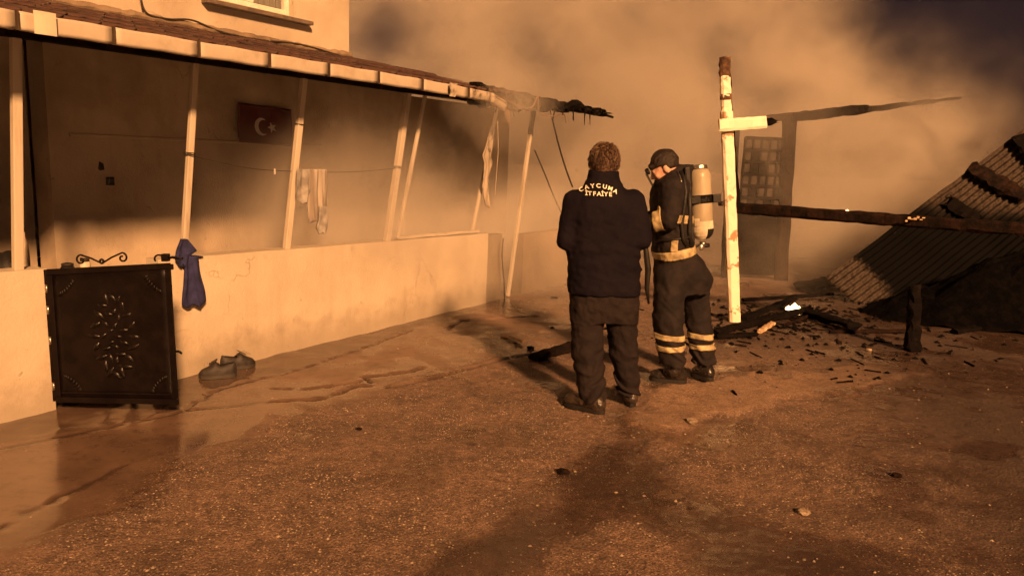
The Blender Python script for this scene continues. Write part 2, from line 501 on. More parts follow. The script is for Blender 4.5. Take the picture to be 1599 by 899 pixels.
cracks = [poly_ground(c) for c in (
    [(-60, 712), (0, 700), (60, 688), (120, 676), (285, 640), (330, 610), (390, 592), (450, 580), (560, 545), (640, 515)],
    [(285, 640), (400, 628), (500, 622), (560, 600), (600, 603), (680, 588), (780, 560), (850, 548)],
    [(580, 600), (570, 588), (640, 580), (660, 574)],
    [(420, 606), (480, 606), (560, 594)],
    [(-60, 860), (40, 800), (110, 770), (200, 720)],
    [(690, 520), (720, 500), (760, 498), (840, 492)])]
H = wA * 0.012 + f1 * 0.004
crk = np.zeros_like(GX)
for c in cracks:
    d = seg_dist(GX + f1 * 0.045 + f2 * 0.012, GY + f1 * 0.02 - f2 * 0.02, c)
    crk = np.maximum(crk, sstep(0.026 + 0.016 * (f1 > 0.1), 0.0, d) * sstep(-0.35, 0.05, f1 + 0.15))
G3 = G2.copy(); G3[..., 2] = 5.1
grain = perlin(G3 * 34)
grain2 = perlin(G3 * 22 + 9)
rough_zone = (1 - m_conc) * (1 - 0.25 * m_patch)
H += rough_zone * (np.abs(grain) * 0.008 + np.maximum(grain2, 0) * 0.010) - 0.010 * rough_zone
H += m_patch * 0.016 + 0.006 * np.exp(-(pd / 0.05) ** 2) * (f2 + 0.4)
H -= crk * 0.024
H -= m_strip * 0.006
H = np.where(near, H, wA * 0.02 - 0.01)
H = H * (1 - 0.75 * m_pud * near)
H -= 0.004
gv = np.stack([GX, GY, H], -1).reshape(-1, 3)
ny, nx = GX.shape
ii = np.arange(ny * nx).reshape(ny, nx)
gf = np.stack([ii[:-1, :-1], ii[:-1, 1:], ii[1:, 1:], ii[1:, :-1]], -1).reshape(-1, 4)
gm = bpy.data.meshes.new('ground')
gm.vertices.add(len(gv)); gm.vertices.foreach_set('co', gv.ravel())
gm.loops.add(gf.size); gm.loops.foreach_set('vertex_index', gf.ravel().astype(np.int32))
gm.polygons.add(len(gf))
gm.polygons.foreach_set('loop_start', np.arange(0, gf.size, 4, dtype=np.int32))
gm.polygons.foreach_set('use_smooth', np.ones(len(gf), bool))
gm.update()
wet = np.clip(m_pud * 0.85 + m_conc * 0.50 + m_strip * 0.35 + m_shade_damp * 0.95 + m_soot_falloff * 0.35 + 0.55 * sstep(0.05, 0.35, wA + 0.35 * wB), 0, 1)
attr = np.stack([m_conc, wet, m_patch, np.ones_like(GX)], -1).reshape(-1, 4).astype(np.float32)
a1 = gm.attributes.new('zones', 'FLOAT_COLOR', 'POINT'); a1.data.foreach_set('color', attr.ravel())
attr2 = np.stack([np.maximum(crk, m_strip * 0.5), m_shade_damp, m_soot_falloff, np.ones_like(GX)], -1).reshape(-1, 4).astype(np.float32)
a2 = gm.attributes.new('stains_shade', 'FLOAT_COLOR', 'POINT'); a2.data.foreach_set('color', attr2.ravel())
m, nt = new_mat('ground')
co = coords(nt)
def attr_rgb(nm):
    a = nt.nodes.new('ShaderNodeAttribute'); a.attribute_name = nm
    sp = nt.nodes.new('ShaderNodeSeparateColor'); nt.links.new(a.outputs['Color'], sp.inputs[0])
    return [S(nt, sp.outputs[k]) for k in range(3)]
zc, zw, zp = attr_rgb('zones')
sc_, s_shade, ss = attr_rgb('stains_shade')
n_mid = noise(nt, co, 3.1, 5, 0.62)
n_fine = noise(nt, co, 38, 4, 0.65)
vor = nt.nodes.new('ShaderNodeTexVoronoi'); vor.inputs['Scale'].default_value = 72
vor.inputs['Randomness'].default_value = 1.0
nt.links.new(co, vor.inputs['Vector'])
vd = S(nt, vor.outputs['Distance'])
vsep = nt.nodes.new('ShaderNodeSeparateColor'); nt.links.new(vor.outputs['Color'], vsep.inputs[0])
vrand = S(nt, vsep.outputs[0]); vr2 = S(nt, vsep.outputs[1])
tar = mixc(nt, n_mid.step(0.3, 0.72), (0.250, 0.158, 0.112), (0.105, 0.067, 0.050))
spk = noise(nt, co, 120, 2, 0.7)
tar = mixc(nt, spk.step(0.51, 0.62) * 0.85, tar, (0.036, 0.022, 0.017))
tar = mixc(nt, spk.step(0.43, 0.35) * 0.75, tar, (0.46, 0.33, 0.24))
tar = mixc(nt, n_fine.step(0.40, 0.70) * 0.55, tar, (0.070, 0.042, 0.030))
tar = mixc(nt, noise(nt, co, 13, 4, 0.7).step(0.48, 0.70) * 0.65, tar, (0.050, 0.030, 0.023))
peb = vd.step(0.42, 0.25) * vrand.step(0.60, 0.80) * (n_mid * 0.6 + noise(nt, co, 0.8, 3, 0.6) * 0.7 + vr2 * 0.2).step(0.66, 0.88)          # pale chips bedded in the surface
tar = mixc(nt, peb * 0.92, tar, mixc(nt, vr2, (0.34, 0.23, 0.15), (0.78, 0.62, 0.45)))
cnc = mixc(nt, n_mid.step(0.3, 0.75), (0.215, 0.138, 0.098), (0.140, 0.090, 0.064))
cnc = mixc(nt, noise(nt, co, 9, 6, 0.7).step(0.46, 0.70) * 0.6, cnc, (0.085, 0.052, 0.035))
c = mixc(nt, zc, tar, cnc)
c = mixc(nt, zp * (0.85 - noise(nt, co, 7, 5, 0.7).step(0.45, 0.65) * 0.65), c, mixc(nt, spk.step(0.4, 0.6), (0.38, 0.25, 0.165), (0.17, 0.108, 0.074)))
c = mixc(nt, noise(nt, co, 0.9, 4, 0.6).step(0.50, 0.72) * 0.55, c, (0.075, 0.045, 0.033))
c = mixc(nt, sc_ * 0.85, c, (0.040, 0.026, 0.018))
c = mixc(nt, (s_shade * (n_mid.step(0.2, 0.6) * 0.4 + 0.6)) * 0.85, c, (0.040, 0.026, 0.021))
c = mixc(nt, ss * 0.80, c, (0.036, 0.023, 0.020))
pud = (zw + (n_mid - 0.5) * 1.1 + (noise(nt, co, 0.75, 3, 0.55) - 0.5) * 1.5).step(0.18, 0.66)
c = mixc(nt, pud * 0.35, c, (0.060, 0.038, 0.029))
rgh = 0.62 - pud * 0.50 + n_fine * 0.08
finish(nt, c, rgh, 0, (n_fine * (1.0 - zc * 0.8) + (vd * 0.7 + noise(nt, co, 13, 3, 0.6)) * (1.0 - zc)) * (1.0 - pud * 0.85), 0.008, 0.6, 0.75)
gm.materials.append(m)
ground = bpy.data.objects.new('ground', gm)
COL.objects.link(ground)
tag(ground, 'wet cracked yard of concrete and stony asphalt', kind='structure')
def ground_z(x, y):
    i = int(np.clip(np.searchsorted(gx, x), 1, len(gx) - 1)); j = int(np.clip(np.searchsorted(gy, y), 1, len(gy) - 1))
    return float(max(H[j, i], H[j - 1, i - 1], H[j - 1, i], H[j, i - 1]))

def zone_at(a, x, y):
    return float(a[int(np.clip(np.searchsorted(gy, y), 1, len(gy) - 1)), int(np.clip(np.searchsorted(gx, x), 1, len(gx) - 1))])
# loose chips of stone
pb = MB()
def pebble(mb, p, r, squash=0.5):
    n = 5
    vs = [p + Vector((0, 0, r * squash))]
    a0 = rnd.random() * 6.28
    for k in range(n):
        a = a0 + k * 2 * math.pi / n
        rr = r * rnd.uniform(0.7, 1.2)
        vs.append(p + Vector((math.cos(a) * rr, math.sin(a) * rr, -r * 0.2)))
        vs[-1].z += r * rnd.uniform(0, 0.25)
    fs = [(0, 1 + k, 1 + (k + 1) % n) for k in range(n)]
    mb.add(vs, fs)
cnt = 0
while cnt < 850:
    px, py = rnd.uniform(-20, 1620), rnd.uniform(500, 910) if rnd.random() < .85 else rnd.uniform(460, 600)
    g = onz(px, py)
    if g.y > 9 or zone_at(m_conc, g.x, g.y) > 0.25 and rnd.random() < 0.93: continue
    if (g - HA).dot(HN) > -0.05: continue
    r = rnd.choice([0.003, 0.004, 0.004, 0.005, 0.006, 0.010])
    g.z = ground_z(g.x, g.y) + 0.001
    pebble(pb, g, r)
    cnt += 1
o = pb.build('gravel', 'stone_pale')
tag(o, 'small pale stone chips scattered over the wet yard', 'gravel', kind='stuff')

# ================================================================== HOUSE
D = 1.6                       # porch depth
house = thing('house', 'cream two-storey house behind the porch, its upper wall with one window', 'house', HP(1.5, D, 0))
def hbox(s0, s1, t0, t1, z0, z1, bevel=0.0, mb=None):
    mb = mb or MB()
    return mb.box((HP(s0, t0, z0) + HP(s1, t1, z1)) / 2, HW * (s1 - s0) / 2, HN * (t1 - t0) / 2, (0, 0, (z1 - z0) / 2), bevel)
mb = MB()      # front wall of the upper storey with an opening for the window
WS0, WS1, WZ0, WZ1 = 2.44, 3.38, 2.99, 4.15
for a in ((-6.0, WS0, 2.54, 5.6), (WS1, 4.18, 2.54, 5.6), (WS0, WS1, 2.54, WZ0), (WS0, WS1, WZ1, 5.6)):
    hbox(a[0], a[1], D, D + 0.25, a[2], a[3], mb=mb)
mb.build('upper_wall', 'plaster_house', house)
hbox(3.93, 4.178, D + 0.252, D + 5.0, 0, 5.6).build('side_wall', 'plaster_house', house)
hbox(-6.0, 3.92, D + 4.75, D + 5.0, 0, 5.6).build('rear_wall', 'plaster_house', house)
hbox(-6.2, 4.4, D - 0.2, D + 5.2, 5.603, 5.75).build('roof_slab', 'plaster_house', house)
mb = MB()
hbox(-6.0, 0.86, D + 0.30, D + 0.5, 0, 2.538, mb=mb)       # recessed left bay
mb.build('recess_wall', 'plaster_porch', house)
hbox(0.862, 5.2, D, D + 0.25, 0, 2.538).build('porch_wall', 'plaster_porch', house)
hbox(5.202, 7.6, D, D + 0.2, 0, 2.35).build('burnt_wall', 'plaster_dark', house)
hbox(1.02, 3.75, D - 0.022, D - 0.003, 1.67, 1.695, 0.006).build('ledge', 'plaster_porch', house)
hbox(-6.0, 4.73, 0.08, D - 0.003, -0.02, 0.12).build('porch_floor', 'cement', house)
# window of the upper storey
win = hbox(WS0, WS1, D + 0.13, D + 0.15, WZ0, WZ1).build('window', 'glass', house)
mb = MB()
for a in ((WS0, WS0 + 0.06, WZ0, WZ1), (WS1 - 0.06, WS1, WZ0, WZ1), (WS0 + 0.061, WS1 - 0.061, WZ0, WZ0 + 0.06), (WS0 + 0.061, WS1 - 0.061, WZ1 - 0.06, WZ1), (2.86, 2.93, WZ0 + 0.061, WZ1 - 0.061)):
    hbox(a[0], a[1], D + 0.07, D + 0.125, a[2], a[3], 0.006, mb)
child(mb.build('window_frame', 'window_frame'), win)
for k in range(5):
    s0 = 2.94 + k * 0.074
    child(hbox(s0, s0 + 0.066, D + 0.10, D + 0.112, WZ0 + 0.07, WZ1 - 0.07, 0.003).build('blind_slat', 'blind'), win)
child(hbox(2.51, 2.85, D + 0.105, D + 0.115, WZ0 + 0.07, WZ1 - 0.07, 0.003).build('curtain', 'window_frame'), win)
child(hbox(2.28, 3.56, D - 0.10, D - 0.003, 2.925, 2.965, 0.006).build('sill', 'sill'), win)
# tiled lean-to roof of the porch
OV = 0.44
roof = thing('porch_roof', 'red-brown tiled porch roof with white gutter, its far end burnt away', 'roof', HP(1.5, -OV, 2.25))
Z0, Z1 = 2.262, 2.655
def roof_pt(s, t, up=0.0):
    k = (t + OV) / (D + OV)
    return HP(s, t, Z0 + (Z1 - Z0) * k + up)
rdir = (roof_pt(0, D) - roof_pt(0, -OV)).normalized()
rnorm = HW.cross(rdir).normalized()
if rnorm.z < 0: rnorm.negate()
mb = MB()
mb.box((roof_pt(-6.0, -OV + .03) + roof_pt(5.1, D - .01)) / 2 - rnorm * 0.03, HW * 5.55, rdir * ((roof_pt(0, D - .01) - roof_pt(0, -OV + .03)).length / 2), rnorm * 0.012)
mb.build('roof_boards', 'charred_brown', roof)
MB().sheet(lambda u, v: roof_pt(5.102 + 2.1 * u, -OV + 0.12 + (D + OV - .14) * v, -0.02 - 0.03 * u + 0.03 * float(fbm(np.array([u * 5, v * 4, 2.2]), 3)) - 0.02 * u * math.sin(v * 3)), 20, 14, 0.03, -rnorm).build('charred_shade_boards', 'charred', roof)  # closes the burnt roof end, added to keep sun off the wall
TW, TL = 0.205, 0.37
tile_me = None
def tile_mesh():
    def top(u, v):
        x = u * (TW + 0.012)
        z = 0.016 * math.exp(-((u - 0.5) / 0.17) ** 2) + 0.020 * math.exp(-((u - 0.98) / 0.09) ** 2) + 0.012 * math.exp(-((u) / 0.08) ** 2) + 0.02 - 0.010 * v
        return (x, v * (TL + 0.05), z)
    mb = MB().sheet(top, 10, 2, 0.014, (0, 0, -1))
    me = link_mesh('roof_tile', mb.v, mb.f, 'roof_tile', True)
    return me
t0 = tile_mesh()
tiles = 0
rlen = (roof_pt(0, D) - roof_pt(0, -OV)).length
for r in range(6):
    for c in range(31):
        s = -1.1 + c * TW
        if s > 4.55 + 0.25 * math.sin(r * 2.1) : continue
        if s > 3.6 and rnd.random() < 0.06: continue
        oo = t0 if tiles == 0 else t0.copy()
        if tiles: COL.objects.link(oo)
        base = roof_pt(s, -OV) + rdir * (-0.05 + r * (rlen / 5.9)) + rnorm * (0.004 + 0.004 * rnd.random())
        M = Matrix((HW, rdir, rnorm)).transposed().to_4x4()
        oo.matrix_basis = Matrix.Translation(base) @ M @ Euler((rnd.uniform(-.02, .02), rnd.uniform(-.02, .02), rnd.uniform(-.02, .02))).to_matrix().to_4x4()
        child(oo, roof)
        tiles += 1
mb = MB()     # mortar line where the roof meets the wall
pts = [roof_pt(-1.1 + 5.27 * i / 90, D - 0.03, 0.045 + 0.014 * (rnd.random() - .5)) for i in range(91)]
mb.tube(pts, [0.035 + 0.016 * rnd.random() for _ in pts], 7)
mb.build('flashing', 'plaster_dark', roof)
# rafters in the dark under the roof
for k in range(11):
    s = -0.9 + k * 0.58
    MB().beam(roof_pt(s, -OV + .07, -.085), roof_pt(s, D - .03, -.085), 0.05, 0.07).build('rafter', 'charred_brown', roof)
MB().beam(HP(-6.0, 0.0, 2.245), HP(4.9, 0.0, 2.245), 0.07, 0.09).build('wall_plate', 'charred_brown', roof)
# gutter: lengths of white fascia with dark clips
GB, GT = 2.185, 2.275
edges = [-6.0, -5.1, -4.2, -3.3, -2.5, -1.94, -1.4, -0.84, -0.30, 0.20, 0.74, 1.285, 1.83, 2.37, 2.92, 3.60]
def sag(s): return -0.010 * max(0.0, s - 2.6) ** 2
for i in range(len(edges) - 1):
    a, b = edges[i], edges[i + 1]
    gp = lambda u, v, a=a, b=b: HP(a + 0.006 + (b - a - 0.012) * u, -OV - 0.06 - 0.003 * math.sin(v * 2.9), GB + (GT - GB) * v + sag(a + (b - a) * u) + 0.002 * math.sin(u * 9 + i))
    MB().sheet(gp, 10, 6, 0.055, HN).build('gutter_length', 'gutter_metal', roof, True)
    MB().box(HP(b, -OV - 0.058, (GB + GT) / 2 + sag(b)), HW * 0.0045, HN * 0.024, (0, 0, (GT - GB) / 2 + 0.004), 0.001).build('gutter_clip', 'gutter_clip', roof)
for i, (a, b) in enumerate(((3.612, 3.95), (4.0, 4.3))):
    gp = lambda u, v, a=a, b=b: HP(a + (b - a) * u, -OV - 0.06 - 0.02 * math.sin(v * 2.6) + .03 * u * i, GB + (GT - GB) * v + sag(a + (b - a) * u) - (0.05 * u if i else 0.0))
    o = MB().sheet(gp, 8, 6, 0.05, HN).build('gutter_length', 'scorched_cloth', roof, True)
pz = onh(70, 38, -OV - 0.09)
sp = (pz - HA).dot(HW)
gp = lambda u, v: HP(sp - 0.055 + 0.11 * u, -OV - 0.096 - 0.006 * math.sin(u * 3) , GB - 0.012 + 0.115 * v)
o = MB().sheet(gp, 6, 6, 0.004, HN).build('gutter_patch', 'gutter_patch', roof)
o['label'] = 'pale square patch wrapped over the gutter'
pz = (onh(706, 134, -OV - 0.09) - HA).dot(HW)
MB().sheet(lambda u, v: HP(pz - 0.05 + 0.1 * u + 0.01 * math.sin(v * 7), -OV - 0.10 - 0.01 * math.sin(u * 5 + v * 3), GB - 0.02 + 0.12 * v + sag(pz)), 6, 6, 0.004, HN).build('gutter_patch', 'scorched_cloth', roof)
# burnt far end of the eaves: ragged boards and lumps
e0, e1 = (onh(742, 143, -OV) - HA).dot(HW), (onh(955, 178, -OV) - HA).dot(HW)
def eave_z(s): return 2.27 - 0.006 * (s - e0)
mb = MB()
N = 90
prof = [fbm(np.array([i * 0.31, 1.3, 4.0]), 4) for i in range(N + 1)]
prof2 = [fbm(np.array([i * 0.27, 7.3, 2.0]), 4) for i in range(N + 1)]
def burn(u, v):
    i = min(N, int(round(u * N)))
    s = e0 + (e1 - e0) * u
    th = 0.19 * (1 - u) + 0.012
    top = eave_z(s) + 0.065 - 0.05 * u + prof[i] * 0.05 + 0.05 * math.exp(-((u - 0.72) / 0.05) ** 2)
    bot = top - th - abs(prof2[i]) * 0.09 * (1 - 0.6 * u)
    return HP(s, -OV + 0.02 * math.sin(v * 5 + u * 21) + prof2[i] * 0.05, bot + (top - bot) * v)
mb.sheet(burn, N, 7, 0.09, HN)
mb.build('charred_eave', 'charred', roof)
for k in range(7):
    s = e0 + 0.15 + k * 0.40 + rnd.uniform(-.08, .08)
    MB().rough(HP(s, -OV - 0.05, eave_z(s) - 0.02), roof_pt(s + rnd.uniform(-.15, .15), D * rnd.uniform(.35, .95), -0.12), 0.06, 0.07, seg=8, amp=0.012, t1=0.6, seed=k).build('charred_rafter', 'charred', roof)
MB().rough(roof_pt(4.75, 0.6, -0.05), roof_pt(6.4, 0.7, -0.20), 0.09, 0.09, seg=14, amp=0.016, seed=77).build('charred_purlin', 'charred', roof)
for k in range(16):
    u = (k + 0.5) / 16 * 0.86 + rnd.uniform(-.02, .02)
    s0 = e0 + (e1 - e0) * u
    top_ = HP(s0, -OV - 0.01 + rnd.uniform(-.03, .05), eave_z(s0) - 0.05 * (1 - u))
    MB().rough(top_, top_ + HW * rnd.uniform(-.07, .07) - UP * rnd.uniform(.06, .20), rnd.uniform(.012, .035), .015, (0, 1, 0), 4, 0.004, t1=0.4, seed=300 + k).build('charred_lath', 'charred', roof)
# cables along the eaves
def cable(name, pts, r, mat, label, cat, sub=10, group=None):
    P = [Vector(p) for p in pts]
    out = []
    for i in range(len(P) - 1):
        a, b, c, d = P[max(i - 1, 0)], P[i], P[i + 1], P[min(i + 2, len(P) - 1)]
        for k in range(sub):
            t = k / sub
            out.append(0.5 * ((2 * b) + (c - a) * t + (2 * a - 5 * b + 4 * c - d) * t * t + (3 * b - a - 3 * c + d) * t ** 3))
    out.append(P[-1])
    o = MB().tube(out, r, 6).build(name, mat, None, True)
    return tag(o, label, cat, group)
cable('cable', [onh(x, y, D - 0.07) for x, y in ((218, -14), (228, 20), (262, 30), (300, 32), (345, 50), (400, 62), (470, 70), (540, 90))], 0.009, 'wire', 'dark cable drooping along the joint of upper wall and tiled roof', 'cable')
cable('cable', [onh(x, y, -OV - 0.09) for x, y in ((775, 150), (795, 158), (815, 168), (832, 166), (840, 150), (842, 176), (862, 182), (880, 178), (884, 192))], 0.006, 'rusty_wire', 'pale scorched cable looping below the charred eaves', 'cable')
cable('wire', [onh(x, y, -0.35) for x, y in ((862, 184), (872, 225), (884, 265), (894, 292))], 0.011, 'wire', 'thick dark wire hanging from the charred eaves towards the black jacket', 'wire')
cable('wire', [onh(x, y, 0.3) for x, y in ((835, 235), (850, 270), (862, 300), (876, 332))], 0.010, 'wire', 'short dark wire slanting in the smoke left of the black jacket', 'wire')
cable('wire', [onh(x, y, -0.25) for x, y in ((777, 190), (778, 230), (776, 262), (773, 305))], 0.004, 'pale_wire', 'thin pale wire hanging beside the scorched cloth', 'wire')
cable('wire', [onh(x, y, -0.10) for x, y in ((786, 372), (784, 400), (787, 440), (788, 471))], 0.008, 'wire', 'dark wire hanging down the grey end of the garden wall', 'wire')

# ------------------------------------------------------------------ porch posts
def post(px0, px1, w, label, mat='white_timber', t=0.03, base=None):
    a = onh(*px1, t) if base is None else base
    b = onh(*px0, t)
    d = (b - a); d = d / d.z
    b2 = a + d * (2.215 - a.z)
    a2 = a - d * 0.012
    mb = MB().beam(a2, b2, w, w * 0.85, HN, 0.006)
    # subdivided a little so the timber is not dead straight
    o = mb.build('porch_post', mat)
    tag(o, label, 'post', 'posts of the porch')
    return o, a2, d
TOPW = lambda s: 0.875 - 0.019 * s
post((25, 130), (28, 421), 0.052, 'upright white porch post left of the black gate')
_, p2a, p2d = post((301, 165), (287, 398), 0.044, 'leaning white porch post above the hanging navy garment')
_, p3a, p3d = post((469, 178), (447, 390), 0.052, 'leaning white porch post with washing hung beside it')
_, p4a, p4d = post((630, 195), (604, 375), 0.060, 'thick leaning porch post standing left of the wooden rail on the wall')
post((655, 195), (621, 370), 0.034, 'thin leaning porch post at the near end of the wooden rail')
post((770, 200), (738, 358), 0.034, 'thin leaning porch post carrying the scorched cloth')
o, p7a, p7d = post((832, 180), (797, 452), 0.045, 'leaning pole beyond the wall end with a blackened top', base=HP(5.27, 0.03, 0.0))
# charred sleeve at the top of that pole
tp = p7a + p7d * 1.95
MB().rough(p7a + p7d * 1.93, p7a + p7d * 2.24, 0.055, 0.055, seg=5, amp=0.006, seed=3).build('charred_tip', 'charred', o)
tag(MB().rough(onh(621, 372, 0.03) + Vector((0, 0, 0.005)), onh(746, 361, 0.03), 0.05, 0.032, seg=12, amp=0.003, seed=4).build('wall_rail', 'white_timber'), 'flat white wooden rail lying on the far end of the garden wall', 'rail')

# ------------------------------------------------------------------ garden wall
def wall_piece(s0, s1, label, mat, zt=None, t0=-0.02, t1=0.12, seed=0):
    mb = MB()
    n = max(4, int((s1 - s0) / 0.06))
    zt = zt or TOPW
    r = random.Random(seed)
    rows = []
    def face(u, v):
        s = s0 + (s1 - s0) * u
        return HP(s, t0 + 0.004 * fbm(np.array([s * 2.1, v * 2.0, 3.0 + seed]), 2), -0.05 + (zt(s) + 0.05 + 0.004 * fbm(np.array([s * 5, 0.5, seed]), 2)) * v)
    mb.sheet(face, n, 10, t1 - t0, HN)
    return tag(mb.build('garden_wall', mat, None, False), label, 'wall')
wall_piece(-6.0, 0.0, 'short cream plastered wall at the left edge, by the gate hinges', 'plaster', seed=1)
wall_piece(0.72, 4.73, 'long low cream plastered wall running back from the gate', 'plaster', seed=2)
wall_piece(4.732, 5.03, 'bare grey cement block ending the long low wall', 'cement', lambda s: 0.76, -0.012, 0.11, seed=3)
wall_piece(5.5, 7.2, 'smoke-veiled low wall beyond the end of the long wall', 'plaster_dark', lambda s: 0.72, -0.02, 0.12, seed=4)

# ------------------------------------------------------------------ gate
BL = onz(88, 627, 0.07); BR = onz(279, 631, 0.09)
TLp = at(73, 421, BL.y + 0.02); TRp = at(266, 411, BR.y - 0.03)
gate = thing('gate', 'black iron gate standing ajar, with raised medallion and scrolls on top', 'gate', BL)
gu = (BR - BL).normalized()
gw = (TLp - BL).normalized()
gn = gu.cross(gw).normalized()
if gn.y > 0: gn.negate()                # towards the camera
def GP(u, v, out=0.0):
    return BL.lerp(BR, u).lerp(TLp.lerp(TRp, u), v) + gn * out
GWm, GHm = (BR - BL).length, (TLp - BL).length
mb = MB().sheet(lambda u, v: GP(0.02 + .96 * u, 0.02 + .96 * v, 0.002 * math.sin(u * 7) * math.sin(v * 5)), 12, 12, 0.006, -gn)
mb.build('gate_panel', 'black_iron', gate, True)
for a, b in (((0, 0.018), (1, 0.018)), ((0, 0.982), (1, 0.982))):
    MB().beam(GP(*a), GP(*b), 0.035, 0.014, gn, 0.003).build('frame_bar', 'black_iron', gate)
for u in (0.022, 0.978):
    MB().beam(GP(u, 0.042), GP(u, 0.958), 0.033, 0.0135, gn, 0.003).build('frame_bar', 'black_iron', gate)
MB().beam(GP(0.06, 0.075, 0.008), GP(0.94, 0.075, 0.008), 0.012, 0.012, gn, 0.003).build('raised_strip', 'black_iron', gate)
# medallion: leaf lobes round a lozenge, scrolls inside
def lobe(mb, c, d, L, w, h):
    d = Vector(d).normalized(); n = gn; sd_ = d.cross(n).normalized()
    vs = [c - d * L / 2, c + d * L / 2]
    for k in range(3):
        t = (k + 1) / 4
        ww = w * math.sin(math.pi * t)
        p = c - d * L / 2 + d * L * t
        vs += [p - sd_ * ww / 2, p + n * h * math.sin(math.pi * t), p + sd_ * ww / 2]
    fs = [(0, 2, 3), (0, 3, 4), (8, 1, 9), (9, 1, 10)]
    for k in range(2):
        b = 2 + 3 * k
        fs += [(b, b + 3, b + 4, b + 1), (b + 1, b + 4, b + 5, b + 2)]
    mb.add(vs, fs)
med = MB()
mc = GP(0.515, 0.50)
for ringk, (ra, rb, n, L, w) in enumerate(((0.122, 0.235, 20, 0.080, 0.030), (0.066, 0.150, 11, 0.062, 0.026), (0.024, 0.065, 5, 0.050, 0.022))):
    for k in range(n):
        a = 2 * math.pi * (k + 0.5 * ringk) / n
        ca, sa = math.cos(a), math.sin(a)
        rr = 0.78 + 0.22 * abs(math.cos(2 * a))
        p = mc + gu * ra * ca * rr + gw * rb * sa * (0.86 + 0.14 * abs(sa)) + gn * 0.006
        dr = gu * (ca + 0.9 * (1 if k % 2 else -0.2) * -sa) + gw * (sa * 0.8 + 0.9 * (1 if k % 2 else -.2) * ca)
        lobe(med, p, dr, L * rnd.uniform(.8, 1.15), w, 0.016)
med.build('medallion', 'iron_shiny', gate, True)
for u, v, su, sv in ((0.13, 0.13, 1, 1), (0.87, 0.13, -1, 1), (0.13, 0.88, 1, -1), (0.87, 0.88, -1, -1)):
    mb = MB()
    c0 = GP(u, v)
    for k in range(9):
        a = k / 8 * math.pi / 2
        p = c0 + gu * su * 0.085 * math.cos(a) ** 1.5 * 1.0 + gw * sv * 0.085 * math.sin(a) ** 1.5 - gu * su * 0.03 - gw * sv * 0.03 + gn * 0.006
        lobe(mb, p, gu * su * math.cos(a + .5) + gw * sv * math.sin(a + .5), 0.034, 0.015, 0.008)
    mb.build('corner_ornament', 'black_iron', gate, True)
# scrolls along the top bar
def spiral(c, r0, turns, a0, sgn, n=26):
    return [c + gu * (r0 * (1 - 0.75 * i / n) * math.cos(a0 + sgn * turns * 2 * math.pi * i / n)) + gw * (r0 * (1 - 0.75 * i / n) * math.sin(a0 + sgn * turns * 2 * math.pi * i / n)) for i in range(n + 1)]
ty = lambda u, h: GP(u, 1.0) + gw * (0.017 + h)
def scroll(uc, w, h, flip):
    # one S-scroll: big curl outside, small curl at the middle, joined by a slanting bar
    big = spiral(ty(uc, 0.030), 0.030, 1.05, math.pi / 2, flip)
    end = ty(uc - flip * w, 0.004)
    sm = spiral(end + gw * 0.014, 0.016, 0.9, -math.pi / 2, -flip)
    path = big[::-1] + [big[0].lerp(end, 0.5) + gw * 0.004] + sm
    MB().tube(path, 0.0055, 6).build('scroll', 'black_iron', gate, True)
scroll(0.285, -0.17, 0.06, 1)
scroll(0.620, -0.17, 0.06, -1)
MB().tube(spiral(ty(0.90, 0.004), 0.045, 0.55, math.pi * 0.02, 1), 0.0055, 6).build('scroll', 'black_iron', gate, True)
MB().box(GP(0.965, 1.0) + gw * 0.035, gu * 0.019, gn * 0.019, gw * 0.022, 0.003).build('latch_block', 'black_iron', gate)
MB().tube([GP(0.985, 1.0) + gw * 0.03, GP(1.02, 1.0) + gw * 0.034, GP(1.06, 1.0) + gw * 0.026, GP(1.10, 1.0) + gw * 0.024], 0.008, 6).build('latch_bar', 'black_iron', gate, True)
MB().box(GP(1.005, 0.975), gu * 0.010, gn * 0.012, gw * 0.016, 0.003).build('latch_plate', 'black_iron', gate)
MB().tube([GP(0.99, 0.385), GP(1.025, 0.385), GP(1.05, 0.37)], 0.007, 6).build('handle', 'black_iron', gate, True)
for v in (0.12, 0.47, 0.70, 0.86):
    MB().tube([GP(-0.012, v - 0.03), GP(-0.012, v + 0.03)], 0.010, 8).build('hinge', 'steel', gate, True)
MB().beam(GP(-0.022, 0.0, -0.012), GP(-0.022, 1.0, -0.012), 0.016, 0.016, gn, 0.003).build('hinge_post', 'black_iron', gate)

# ------------------------------------------------------------------ washing and cloths
def cloth(name, mat, label, cat, P0, ex, ez, widths, H_, folds, amp, seed, parent=None, thick=0.006, dn=None, nu=22, nv=26):
    """hanging cloth: widths = [(v, left, right)] down from the top, folds across"""
    dn = dn or -HN
    r = random.Random(seed)
    ph = [r.uniform(0, 6.28) for _ in range(4)]
    vs_, ls, rs_ = zip(*widths)
    def fn(u, v):
        l, rr = np.interp(v, vs_, ls), np.interp(v, vs_, rs_)
        x = l + (rr - l) * u
        dz = amp * (math.sin(u * folds * 6.28 + ph[0] + v * 1.3) + 0.5 * math.sin(u * folds * 13.1 + ph[1] - v * 2.2) + 0.45 * math.sin(v * 9 + u * 5 + ph[2])) * (0.35 + 0.65 * v)
        zz = H_ * v + 0.008 * math.sin(u * 11 + ph[3]) * v
        return P0 + ex * x - ez * zz + dn * dz
    o = MB().sheet(fn, nu, nv, thick, dn).build(name, mat, parent, True)
    if parent is None: tag(o, label, cat)
    return o
UP = Vector((0, 0, 1))
